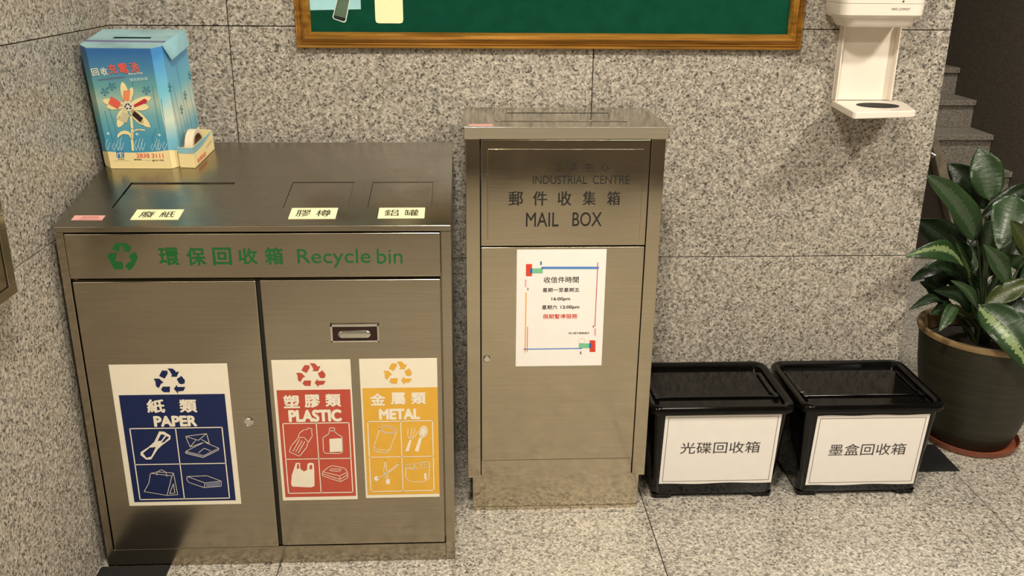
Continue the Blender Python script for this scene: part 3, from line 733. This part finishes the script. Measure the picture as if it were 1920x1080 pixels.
# base writing
cg = Crop(FF, 8.727, 200, 270)
lettering(FF, [('2838 3111', cg(497, 222), cg(925, 155))], M['coral'], fp_, HA, .02)
lettering(FF, [('www.', cg(450, 268), cg(585, 240)), ('gov.hk', cg(752, 282), cg(940, 248))], M['black_ink'], fp_, HA, .015)
lettering(FF, [('wastered', cg(600, 272), cg(720, 248))], M['tan_ink'], fp_, HA, .0)
Art(FF, HA).poly(cg.pts([(160,118),(270,118),(288,145),(288,225),(180,225),(162,200)])).build('emblem', M['logo_blue'], fp_)
Art(FF, HA+INK*.5).stroke(cg.pts([(178,205),(180,150),(205,140),(215,160)]), .0018).stroke(cg.pts([(225,130),(232,215)]), .0022).stroke(cg.pts([(225,130),(262,140),(262,165),(230,172),(270,215)]), .0016).build('emblem_mark', M['white_sticker'], fp_)
Art(FF, HA).stroke(cg.pts([(190,246),(292,248)]), .0014).stroke(cg.pts([(115,270),(365,273)]), .0004).build('print_lines', M['ink_grey'], fp_)
# tape tray on the side of the box
TP = [q_(-.6655, .309), q_(-.630, .306), q_(-.613, .425), q_(-.652, .432)]
for i, nm in ((0, 'tray_front'), (1, 'tray_side'), (2, 'tray_back')):
    a0, a1 = Vector(TP[i]), Vector(TP[i+1]); d = (a1-a0).normalized(); nn = Vector((d.y, -d.x))*-.0015
    def slabz(za, zb_): return MB().add([BT(*p) for p in ((a0.x, a0.y, za), (a1.x, a1.y, za), (a1.x, a1.y, zb_), (a0.x, a0.y, zb_))] +
             [BT(*p) for p in ((a0.x+nn.x, a0.y+nn.y, za), (a1.x+nn.x, a1.y+nn.y, za), (a1.x+nn.x, a1.y+nn.y, zb_), (a0.x+nn.x, a0.y+nn.y, zb_))],
             [(0,1,2,3),(7,6,5,4),(0,4,5,1),(3,2,6,7),(0,3,7,4),(1,5,6,2)])
    cr_o = slabz(0, .050).build(nm, M['cream'], bb)
    Fq = Fr(BT(*TP[i], 0), BT(*TP[i+1], 0)-BT(*TP[i], 0), BT(0, 0, 1)-BT(0, 0, 0)); ww = (a1-a0).length
    if i == 0: Art(Fq).poly([(0, .036), (ww, .036), (ww, .050), (0, .050)]).build('blue_edge_print', M['box_flap'], cr_o)
    if i == 1:
        Art(Fq).poly([(0, .050)] + [(ww*k/10, .036 - .012*(k/10) + .026*(k/10)**2) for k in range(11)]).build('blue_edge_print', M['box_flap'], cr_o)
        lettering(Fq, [('香港政府', (ww*.12, .006), (ww*.55, .017))], M['coral'], cr_o, INK*2, .01)
        Art(Fq, INK*2).stroke([(ww*.6, .022), (ww*.9, .028)], .001).build('print_lines', M['ink_grey'], cr_o)
MB().prism([TP[0], TP[1], TP[2], TP[3]], TT, 0, .002).build('tray_base', M['cream'], bb)
# roll of tape standing in the tray
tc_ = q_(-.6385, .355); tr_ = .0365; tzc = .0025+tr_
tp = thing('tape_roll', 'roll of cream masking tape standing in the cardboard side tray', 'tape', mat=Matrix.Translation(BT(tc_[0], tc_[1], .0025)))
dirx = Vector((.09, .95, 0)).normalized(); ax = Vector((dirx.y, -dirx.x, 0))
def wheel(r0, r1, hw, nm, mt):
    n = 40; rings = []
    for rr, off in ((r0, -hw), (r1, -hw), (r1, hw), (r0, hw)):
        rings.append([BT(*(Vector((tc_[0], tc_[1], tzc)) + dirx*rr*math.cos(2*math.pi*i/n) + Vector((0, 0, rr*math.sin(2*math.pi*i/n))) + ax*off)) for i in range(n)])
    rings.append(rings[0])
    MB().loft(rings, False, False).build(nm, mt, tp, smooth=True)
wheel(.0285, .0365, .0095, 'tape', M['tape']); wheel(.0265, .0285, .0095, 'core', M['tape_core'])

# ------------------------------------------------------------------ mail box
MY = 2.060; MX0, MX1 = -.0005, .4515; MBK = 2.335
mbx = thing('mail_box', 'tall free-standing brushed steel mail box with engraved plate and taped notice', 'mail box', (.225, 2.2, 0))
SM = M['steel_mail']
bx('plinth', (MX0+.012, MY+.012, 0), (MX1-.012, MBK-.01, .104), SM, mbx, .001)
bx('body', (MX0+.002, MY+.016, .104), (MX1-.002, MBK-.002, .968), SM, mbx)
bx('post', (MX0, MY, .104), (MX0+.0325, MY+.03, .968), SM, mbx, .0012)
bx('post', (MX1-.0325, MY, .104), (MX1, MY+.03, .968), SM, mbx, .0012)
bx('kick_panel', (MX0+.0345, MY+.004, .106), (MX1-.0345, MY+.02, .1515), SM, mbx, .001)
md = bx('door', (MX0+.0345, MY-.001, .154), (MX1-.0345, MY+.014, .7165), SM, mbx, .0022)
bx('door_gap', (MX0+.0326, MY+.014, .104), (MX1-.0326, MY+.017, .967), M['dark_gap'], mbx)
hdp = bx('header_panel', (MX0+.0345, MY-.001, .7195), (MX1-.0345, MY+.014, .9675), SM, mbx, .0014)
plt = bx('name_plate', (.049, MY-.0028, .7355), (.403, MY-.001, .9465), SM, mbx, .0014)
# cap, shallow tray with a raised slot hood
MB().prism([(MY-.010, .9975), (MY-.0062, .969), (MBK, .969), (MBK, .9975)], lambda a, b, h: Vector((h, a, b)), MX0-.0035, MX1+.0045).build('cap', M['steel_top'], mbx, .0018)
bx('slot_hood', (.068, 2.125, .9975), (.372, 2.240, .9995), M['steel_top'], mbx, .0008)
bx('slot', (.10, 2.228, .9995), (.345, 2.236, .9999), M['dark_gap'], mbx)
pk2 = bx('pink_label', (.008, MY+.004, .9975), (.062, MY+.024, .9982), M['pink_sticker'], mbx, label='small pink label on the cap')
PF = Fr((0, MY-.0028, 0), (1, 0, 0), (0, 0, 1)); c6 = Crop(PF, 3.725, 860, 190)
lettering(PF, [('工', c6(672,487), c6(722,437)), ('業', c6(775,487), c6(830,430)), ('中', c6(882,488), c6(935,430)), ('心', c6(990,487), c6(1050,433))], M['black_ink'], plt, bold=.02, xonly=True)
lettering(PF, [('INDUSTRIAL', c6(518,578), c6(898,518)), ('CENTRE', c6(936,578), c6(1195,518))], M['black_ink'], plt)
lettering(PF, [('郵', c6(348,730), c6(450,628)), ('件', c6(517,728), c6(620,628)), ('收', c6(690,728), c6(790,628)), ('集', c6(865,725), c6(960,628)), ('箱', c6(1035,725), c6(1130,628))], M['black_ink'], plt, bold=.018, xonly=True)
lettering(PF, [('MAIL', c6(469,875), c6(700,776)), ('BOX', c6(793,873), c6(1002,774))], M['black_ink'], plt, bold=.005)
MF = Fr((0, MY-.001, 0), (1, 0, 0), (0, 0, 1))
lock(md, MF, MF.px(913, 673), .0095)
# notice (A4) on the door
nf = Fr((.1177, MY-.0018, .4135), (1, 0, 0), (0, 0, 1))
no = Art(MF).slab([(.1177, .4135), (.3277, .4135), (.3277, .7105), (.1177, .7105)], .0006).build('notice', M['paper'], mbx, 'white collection times notice sheet')
NF = Fr((0, MY-.0017, 0), (1, 0, 0), (0, 0, 1)); c7 = Crop(NF, 4, 880, 450)
def rc(x0, y0, x1, y1): return c7.pts([(x0, y1), (x1, y1), (x1, y0), (x0, y0)])
def art7(mat, polys=(), strokes=(), h=INK):
    a = Art(NF, h)
    for p in polys: a.poly(rc(*p))
    for pts, w_ in strokes: a.stroke(c7.pts(pts), w_)
    a.build('border_print', mat, no)
art7(M['n_red'], [(425,180,470,270), (902,752,945,838)])
art7(M['n_green'], [(472,212,551,248), (822,775,900,809)])
art7(M['n_blue2'], [(455,213,472,248), (900,772,915,808), (532,160,543,185)], h=INK*1.5)
art7(M['n_blue'], [(540,200,972,216)], [([(407,818),(845,812)], .0022)])
art7(M['n_pink'], [], [([(964,168),(942,645)], .0018)], INK*1.5)
art7(M['n_rose'], [(417,297,429,352), (938,662,950,715)])
art7(M['n_plum'], [(436,358,443,376), (831,835,840,856), (927,640,934,656)])
art7(M['n_orange'], [], [([(426,395),(419,840)], .0024)])
art7(M['n_red'], [], [([(437,650),(434,835)], .0014)], INK*1.5)
BK = M['black_ink']
lettering(NF, [('收信件時間', c7(558,322), c7(822,273))], BK, no, bold=.003)
lettering(NF, [('星期一至星期五', c7(550,390), c7(826,357))], BK, no, bold=.006)
lettering(NF, [('16:00pm', c7(616,459), c7(757,428)), ('12:00pm', c7(684,521), c7(825,489))], BK, no, bold=.018)
lettering(NF, [('星期六', c7(545,520), c7(660,487))], BK, no, bold=.006)
lettering(NF, [('假期暫停服務', c7(552,591), c7(811,553))], M['n_red'], no, bold=.008)
lettering(NF, [('同力客戶服務處示', c7(745,706), c7(900,689))], BK, no, bold=.008)
Art(NF).ring(c7(845, 757), .0085, .0065, .0005).build('stamp_print', M['n_rose'], no)

# ------------------------------------------------------------------ storage boxes
def storage(cx, label, chars, cr, textbox, border, sh):
    cy = 2.218; b = thing('storage_box', label, 'storage box', (cx, cy, 0), group='black storage boxes by the wall')
    P = M['black_plastic']
    def R(hw, hd, r, z, dy=0): return rrect(cx, cy+dy, hw, hd, r, z)
    mb = MB()
    mb.loft([R(.161, .105, .02, .012), R(.164, .108, .022, .020), R(.176, .130, .022, .245), R(.176, .130, .022, .262)], True, False)
    body = mb.build('body', P, b, smooth=True)
    for sx in (-1, 1):
        for sy in (-1, 1):
            x = cx+sx*.1335; y = cy+sy*.0835
            MB().loft([rrect(x, y, .0275, .0215, .012, 0), rrect(x, y, .0285, .0225, .012, .0125)]).build('foot', P, b, smooth=True)
    # lid: rolled rim, sunken panel and a hinge ridge
    lid = MB().loft([R(.178, .132, .024, .262), R(.187, .141, .03, .263), R(.190, .144, .031, .268), R(.1895, .1435, .031, .278), R(.185, .139, .03, .2845), R(.180, .134, .028, .2855), R(.174, .128, .024, .283),
                     R(.168, .122, .02, .279), R(.166, .120, .018, .270)], False, True).build('lid', M['lid_plastic'], b, smooth=True)
    yy = 2.155
    MB().box((cx-.164, yy, .270), (cx+.164, yy+.006, .2755)).build('hinge_ridge', P, lid, .0015)
    for sx in (-1, 1):
        x0 = cx+sx*.164; x1 = cx+sx*.150
        MB().box((min(x0, x1), yy-.012, .2702), (max(x0, x1), yy+.012, .281)).build('hinge_tab', P, lid, .003)
        MB().box((min(x0, x1), yy+.02, .2702), (max(x0, x1), 2.30, .277)).build('side_step', P, lid, .003)
    # sheet taped to the sloping front
    o = Vector((cx, cy-.107, .022)); v = Vector((0, -.023, .223)).normalized()
    fr = Fr(o, (1, 0, 0), v); fr.o = o + fr.n*.0008
    cq = Crop(fr, *cr)
    co = [cq(*p) for p in sh]
    x0 = (co[0][0]+co[3][0])/2; x1 = (co[1][0]+co[2][0])/2; z1 = (co[0][1]+co[1][1])/2; z0 = (co[2][1]+co[3][1])/2
    n = 16
    top = [(x0+(x1-x0)*k/n, z1+.0012*math.sin(k*.9)) for k in range(n+1)]; bot = [(x0+(x1-x0)*k/n, z0+.0014*math.sin(k*.7+1)) for k in range(n+1)]
    s = Art(fr).slab(bot + top[::-1], .0006).build('sheet', M['paper'], b, 'white printed sheet')
    bd = .0085
    Art(fr, .0012).stroke([(x0+bd, z0+bd), (x1-bd, z0+bd), (x1-bd, z1-bd), (x0+bd, z1-bd)], .0012, True).build('border_print', M['ink_grey'], s)
    lettering(fr, [(chars, cq(*textbox[0]), cq(*textbox[1]))], M['sheet_ink'], s, .0012)
    return b
storage(.648, 'black lidded plastic storage box next to the steel mail box', '光碟回收箱', (3.6, 1200, 650), ((268, 722), (815, 637)), None, [(178,450),(962,457),(880,920),(125,920)])
storage(1.040, 'black lidded plastic storage box next to the green plant pot', '墨盒回收箱', (3.6, 1430, 650), ((440, 735), (975, 649)), None, [(365,468),(1125,455),(1025,912),(292,945)])

# ------------------------------------------------------------------ notice board
nb = thing('notice_board', 'green felt notice board in a gilt wooden frame on the granite wall', 'notice board', (.215, YW, 1.137))
bx0, bx1, bz0, bz1 = -.412, .845, 1.137, 2.02
bx('felt_panel', (bx0+.03, 2.366, bz0+.03), (bx1-.03, YW-.0002, bz1-.03), M['felt'], nb)
PR = [(0, 0), (0, .016), (.002, .020), (.005, .020), (.007, .0165), (.009, .0165), (.010, .020), (.012, .021), (.0135, .018), (.016, .022), (.022, .029), (.026, .030), (.028, .027), (.031, .028), (.037, .020), (.0385, .016), (.0385, .0)]
def rail(p0, p1, inx):
    p0 = Vector(p0); p1 = Vector(p1); d = (p1-p0).normalized(); inx = Vector(inx)
    r0 = [p0 + (inx+d)*u + Vector((0, -h-.0004, 0)) for u, h in PR]; r1 = [p1 + (inx-d)*u + Vector((0, -h-.0004, 0)) for u, h in PR]
    MB().loft([r0, r1]).build('frame_rail', M['wood'], nb, smooth=True)
rail((bx0, YW, bz0), (bx1, YW, bz0), (0, 0, 1)); rail((bx1, YW, bz0), (bx1, YW, bz1), (-1, 0, 0))
rail((bx1, YW, bz1), (bx0, YW, bz1), (0, 0, -1)); rail((bx0, YW, bz1), (bx0, YW, bz0), (1, 0, 0))
QF = Fr((0, 2.366, 0), (1, 0, 0), (0, 0, 1)); c8 = Crop(QF, 6, 540, 0)
po = thing('poster', 'pale cyan poster with a smartphone picture pinned to the green felt', 'poster', QF(*c8(500, 60)))
ob = Art(QF).slab([c8(236, 115), c8(820, 104), (c8(815, 0)[0]+.005, c8(815, 0)[1]+.28), (c8(232, 0)[0], c8(232, 0)[1]+.28)], .0006).build('sheet', M['poster'], po)
def up(p, q, t):   # extrapolate beyond
    return (p[0]+(q[0]-p[0])*t, p[1]+(q[1]-p[1])*t)
A_, B_, C_, D_ = c8(500, 190), c8(550, 0), c8(655, 240), c8(700, 0)
ph = Art(QF).slab([up(A_, B_, 3), A_, c8(515, 215), c8(630, 255), C_, up(C_, D_, 2.4)][::-1], .0012).build('phone_cutout', M['phone_body'], po)
A2, B2, C2, D2 = c8(513, 188), c8(560, 0), c8(645, 228), c8(688, 0)
Art(QF, .0015).poly([up(A2, B2, 2.8), A2, c8(525, 208), c8(628, 240), C2, up(C2, D2, 2.2)]).build('phone_bezel', M['phone_dark'], ph)
A3, B3, C3, D3 = c8(522, 172), c8(566, 0), c8(650, 205), c8(684, 0)
Art(QF, .0018).poly([up(A3, B3, 2.6), A3, C3, up(C3, D3, 2.1)]).build('phone_screen', M['phone_screen'], ph)
cc = thing('paper_card', 'small cream paper card pinned beside the cyan poster on green felt', 'card', QF(*c8(1130, 150)))
e0, e1 = c8(975, 0)[0], c8(1290, 0)[0]; zlo = c8(1130, 262)[1]; zhi = zlo+.12
Art(QF).slab([(e0, zlo+.008), (e0+.002, zlo+.002), (e0+.008, zlo), (e1-.008, zlo), (e1-.002, zlo+.002), (e1, zlo+.008), (e1, zhi), (e0, zhi)], .001).build('sheet', M['cream_sticker'], cc)

# ------------------------------------------------------------------ soap dispenser
dp = thing('soap_dispenser', 'white plastic wall dispenser with a drip tray below', 'dispenser', (1.0, YW, 1.0))
WP = M['white_plastic']
Yd = YW-.0005
MB().box((.944, Yd-.008, 1.012), (1.092, Yd, 1.24)).build('back_plate', WP, dp, .002)
for xa, xb in ((.9445, .9485), (1.088, 1.092)):
    MB().add([(xa, Yd-.008, 1.014), (xb, Yd-.008, 1.014), (xb, Yd-.030, 1.014), (xa, Yd-.030, 1.014), (xa, Yd-.008, 1.205), (xb, Yd-.008, 1.205), (xb, Yd-.03, 1.205), (xa, Yd-.03, 1.205)],
             [(0,1,2,3),(7,6,5,4),(0,4,5,1),(1,5,6,2),(2,6,7,3),(3,7,4,0)]).build('side_lip', WP, dp, .001)
def DT(a, b, h): return Vector((a, b, h))
MB().prism([(.946, Yd), (.925, 2.185), (.931, 2.178), (1.075, 2.203), (1.092, 2.212), (1.120, 2.33), (1.12, Yd)], DT, .994, 1.011).build('drip_tray', WP, dp, .003)
MB().loft([[(1.028+.052*math.cos(t*math.pi/16), 2.285+.043*math.sin(t*math.pi/16), z) for t in range(32)] for z in (1.0105, 1.0118)]).build('tray_pad', M['rubber'], dp, label='black oval pad')
MB().loft([rrect(1.003, 2.325, .078, .05, .02, 1.2), rrect(1.003, 2.322, .084, .055, .022, 1.208), rrect(1.0, 2.318, .090, .060, .022, 1.224)]).build('nozzle_housing', WP, dp, smooth=True)
MB().loft([rrect(.997, 2.316, .094, .062, .022, 1.222), rrect(.997, 2.313, .101, .066, .024, 1.229), rrect(.997, 2.313, .103, .067, .025, 1.2555)]).build('lower_cover', WP, dp, smooth=True)
MB().loft([rrect(.997, 2.313, .1025, .0665, .025, 1.2563), rrect(.997, 2.313, .104, .067, .025, 1.27), rrect(.997, 2.315, .106, .065, .025, 1.42), rrect(.997, 2.32, .095, .056, .03, 1.45)]).build('upper_cover', WP, dp, smooth=True)
ZF = Fr((0, 2.2455, 0), (1, 0, 0), (0, 0, 1)); c9 = Crop(ZF, 16, 1640, 0)
lettering(ZF, [('HEMIL COMFORT', c9(500, 300), c9(1075, 238))], M['ink_grey'], dp, .0005, .01)
Art(ZF, .0004).disc(c9(865, 42), .0022).build('sensor', M['black_ink'], dp)
# ------------------------------------------------------------------ steel cabinet on the left wall
lc = thing('wall_cabinet', 'stainless steel wall cabinet cut off by the frame edge on the side wall', 'cabinet', (XL, 1.40, .78))
bx('case', (XL+.0005, 1.10, .782), (-.802, 1.592, 1.5), M['steel'], lc, .004)
for a_, b_ in (((1.10, .782), (1.592, .80)), ((1.566, .80), (1.592, .905)), ((1.10, .80), (1.12, .905)), ((1.10, .905), (1.592, .925))):
    bx('door_frame', (-.802, a_[0], a_[1]), (-.797, b_[0], b_[1]), M['steel'], lc, .001)
bx('door', (-.802, 1.122, .802), (-.7995, 1.564, .903), M['steel'], lc, .001)
bx('door', (-.802, 1.10, .928), (-.7985, 1.592, 1.5), M['steel'], lc, .001)
# ------------------------------------------------------------------ mats
def mat_(label, x0, x1, y0, y1):
    o = bx('rubber_mat', (x0, y0, .0003), (x1, y1, .004), M['rubber'], None, .001); tag(o, label, 'mat'); return o
mat_('thin black rubber mat on the floor in front of the recycling cabinet', XL+.004, -.697, 1.60, 1.863)
mat_('thin black rubber mat between the black storage box and the plant pot', 1.215, 1.381, 2.22, 2.368)

# ------------------------------------------------------------------ potted plant
PC = (1.507, 2.425)
sa = tag(MB().lathe((PC[0], PC[1]-.012, 0), [(.118, .0005), (.130, .003), (.137, .022), (.134, .0225), (.128, .006), (.02, .005)], 56).build('plant_saucer', M['terracotta'], smooth=True), 'round terracotta-coloured plastic saucer under the plant pot', 'saucer')
pp = thing('potted_plant', 'leafy green and silver foliage plant in a dark green glazed pot', 'plant', (PC[0], PC[1], .006))
MB().lathe((*PC, 0), [(.110, .006), (.118, .012), (.134, .06), (.155, .14), (.170, .23), (.177, .30), (.180, .335)], 64, True, False).build('pot', M['pot'], pp, smooth=True)
MB().lathe((*PC, 0), [(.180, .334), (.186, .338), (.188, .345), (.186, .352), (.176, .353), (.170, .348), (.166, .30), (.164, .29)], 64, False, False).build('pot_rim', M['pot_rim'], pp, smooth=True, label='tan unglazed rim')
MB().lathe((*PC, 0), [(.165, .295), (.12, .303), (.05, .308), (.004, .31)], 40, False, True).build('soil', M['soil'], pp, smooth=True)
def at(x, y, Y):
    f = Fr((0, Y, 0), (1, 0, 0), (0, 0, 1)); a, b = f.px(x, y); return Vector((a, Y, b))
def leaf(B, T, wd, mat, arch=.12, fold=.25, N=None, twist=0, petiole=True, arch_dir=None):
    d = T-B; L_ = d.length; N = Vector(N or (-.45, -.8, .4)).normalized()
    if twist: N = Matrix.Rotation(twist, 3, d.normalized()) @ N
    side = d.cross(N).normalized(); nn = side.cross(d).normalized()
    if nn.dot(N) < 0: nn = -nn
    n, m_ = 16, 8; mb = MB(); uv = []
    ph_ = random.uniform(0, 6)
    for i in range(n+1):
        t = i/n; tt = t**.85
        wv = wd*.5*(math.sin(math.pi*tt)**.75 if 0 < t < 1 else 0)*(1-.22*t)
        c = B + d*t + (Vector(arch_dir) if arch_dir else nn*.5+Vector((0, 0, .85)))*arch*L_*math.sin(math.pi*t)
        for j in range(m_+1):
            u = -1+2*j/m_
            mb.v.append(c + side*u*wv + nn*(fold*abs(u)*wv - .12*wd*(abs(u)**3)*math.sin(t*9+ph_+u*2)*(wv/(wd*.5+1e-6))))
            uv.append((.5+u*.5, t))
    for i in range(n):
        for j in range(m_):
            k = i*(m_+1)+j; mb.f.append((k, k+1, k+m_+2, k+m_+1))
    mb.uv = uv
    o = mb.build('leaf', mat, pp, smooth=False)
    for p in o.data.polygons: p.use_smooth = True
    sm = o.modifiers.new('solid', 'SOLIDIFY'); sm.thickness = .0008
    if petiole:
        r0 = Vector((PC[0]+(B.x-PC[0])*.12+random.uniform(-.025, .025), PC[1]+(B.y-PC[1])*.12+random.uniform(-.02, .02), .30))
        md_ = (r0+B)/2 + Vector(((B.x-r0.x)*-.15, (B.y-r0.y)*-.15, .02))
        pts = [r0.lerp(md_, k/6).lerp(md_.lerp(B, k/6), k/6) for k in range(7)]
        MB().tube(pts, .0052, 7, .0032).build('leaf_stem', M['stem'], pp, smooth=True)
LM, LD, LP, LY = M['leaf_mid'], M['leaf_dark'], M['leaf_pale'], M['leaf_yellow']
k_ = 1/660.
def PL(b, t, wpx, mat, Y0, Y1=None, **kw):
    Y1 = Y0 if Y1 is None else Y1
    leaf(at(*b, Y0), at(*t, Y1), wpx*Y0/1738*1.03, mat, **kw)
random.seed(11)
PL((1857, 376), (1836, 276), 70, LM, 2.50, 2.55, N=(-.3, -.9, .3), arch=.05)
PL((1848, 392), (1776, 306), 62, LD, 2.56, 2.62, N=(-.2, -.9, -.1))
PL((1832, 450), (1737, 328), 66, LM, 2.42, 2.34, N=(-.3, -.8, .55), arch=.06)
PL((1902, 366), (1872, 470), 74, LM, 2.42, 2.33, N=(-.4, -.9, .2), arch=.05)
PL((1838, 408), (1950, 352), 34, LD, 2.46, 2.50, N=(-.3, -.9, .3), arch=.14)
PL((1945, 490), (1895, 412), 48, LY, 2.36, 2.30, N=(-.4, -.9, .2), arch=.03)
PL((1816, 524), (1696, 482), 50, LP, 2.38, 2.26, N=(-.2, -.75, .75), arch=.14)
PL((1790, 512), (1704, 528), 38, LD, 2.46, 2.38, N=(-.2, -.8, .6), arch=.12)
PL((1805, 478), (1716, 412), 72, LD, 2.52, 2.50, N=(-.2, -.9, .3), arch=.04)
PL((1812, 500), (1784, 438), 40, LD, 2.44, 2.42, N=(-.6, -.8, .2))
PL((1818, 525), (1792, 455), 34, LP, 2.40, 2.36, N=(-.7, -.6, .2), arch=.03)
PL((1893, 535), (1844, 458), 44, LM, 2.36, 2.32, N=(-.3, -.8, .5), arch=.04)
PL((1895, 500), (1920, 480), 36, LM, 2.36, 2.32, N=(-.3, -.8, .5), petiole=False)
PL((1832, 578), (1783, 526), 24, LM, 2.34, 2.28, N=(-.2, -.8, .5), arch=.08)
PL((1778, 574), (1703, 582), 26, LD, 2.42, 2.30, N=(-.1, -.7, .7), arch=.12)
PL((1792, 572), (1760, 622), 30, LM, 2.34, 2.26, N=(-.2, -.9, .4), arch=.08)
PL((1836, 572), (1950, 716), 82, LP, 2.30, 2.16, N=(-.35, -.8, .45), arch=.12)
PL((1846, 572), (1945, 528), 46, LY, 2.34, 2.34, N=(-.2, -.8, .5), arch=.08)
PL((1776, 580), (1724, 528), 36, LD, 2.46, 2.40, N=(-.3, -.8, .4))
PL((1862, 580), (1960, 610), 56, LD, 2.36, 2.30, N=(-.1, -.8, .7), arch=.12)
PL((1935, 455), (1905, 382), 50, LM, 2.46, 2.46, N=(-.3, -.9, .3))
PL((1880, 500), (1935, 440), 60, LD, 2.52, 2.56, N=(-.3, -.9, .3))
PL((1850, 520), (1890, 410), 66, LD, 2.56, 2.60, N=(-.3, -.9, .2))
PL((1800, 540), (1770, 470), 58, LD, 2.54, 2.56, N=(-.3, -.9, .2))
PL((1830, 540), (1835, 440), 60, LD, 2.56, 2.60, N=(-.3, -.9, .2))
PL((1760, 560), (1740, 500), 46, LD, 2.52, 2.52, N=(-.3, -.9, .3))
PL((1900, 560), (1950, 500), 60, LD, 2.50, 2.56, N=(-.3, -.9, .3))
PL((1820, 585), (1750, 545), 40, LD, 2.44, 2.36, N=(-.3, -.8, .5))
PL((1835, 590), (1800, 500), 46, LD, 2.50, 2.50, N=(-.4, -.9, .3))
PL((1858, 590), (1880, 505), 52, LD, 2.50, 2.52, N=(-.3, -.9, .3))
PL((1790, 585), (1742, 590), 34, LD, 2.40, 2.32, N=(-.2, -.8, .6), arch=.1)
PL((1815, 560), (1758, 455), 54, LD, 2.50, 2.48, N=(-.5, -.8, .2))
PL((1845, 480), (1868, 400), 44, LM, 2.46, 2.47, N=(-.5, -.8, .2))
for ang, ln, zz in ((.2, .2, .55), (1.0, .2, .6), (1.8, .19, .55), (-.5, .22, .5), (.6, .17, .72), (-1.0, .2, .42)):
    c_ = Vector((PC[0], PC[1], 0)); B_ = c_+Vector((math.cos(ang)*.08, math.sin(ang)*.08, zz-.06)); T_ = c_+Vector((math.cos(ang)*(.09+ln), math.sin(ang)*(.09+ln), zz-.02))
    leaf(B_, T_, .095, LM, N=(-.1, -.3, .9), arch=.15)
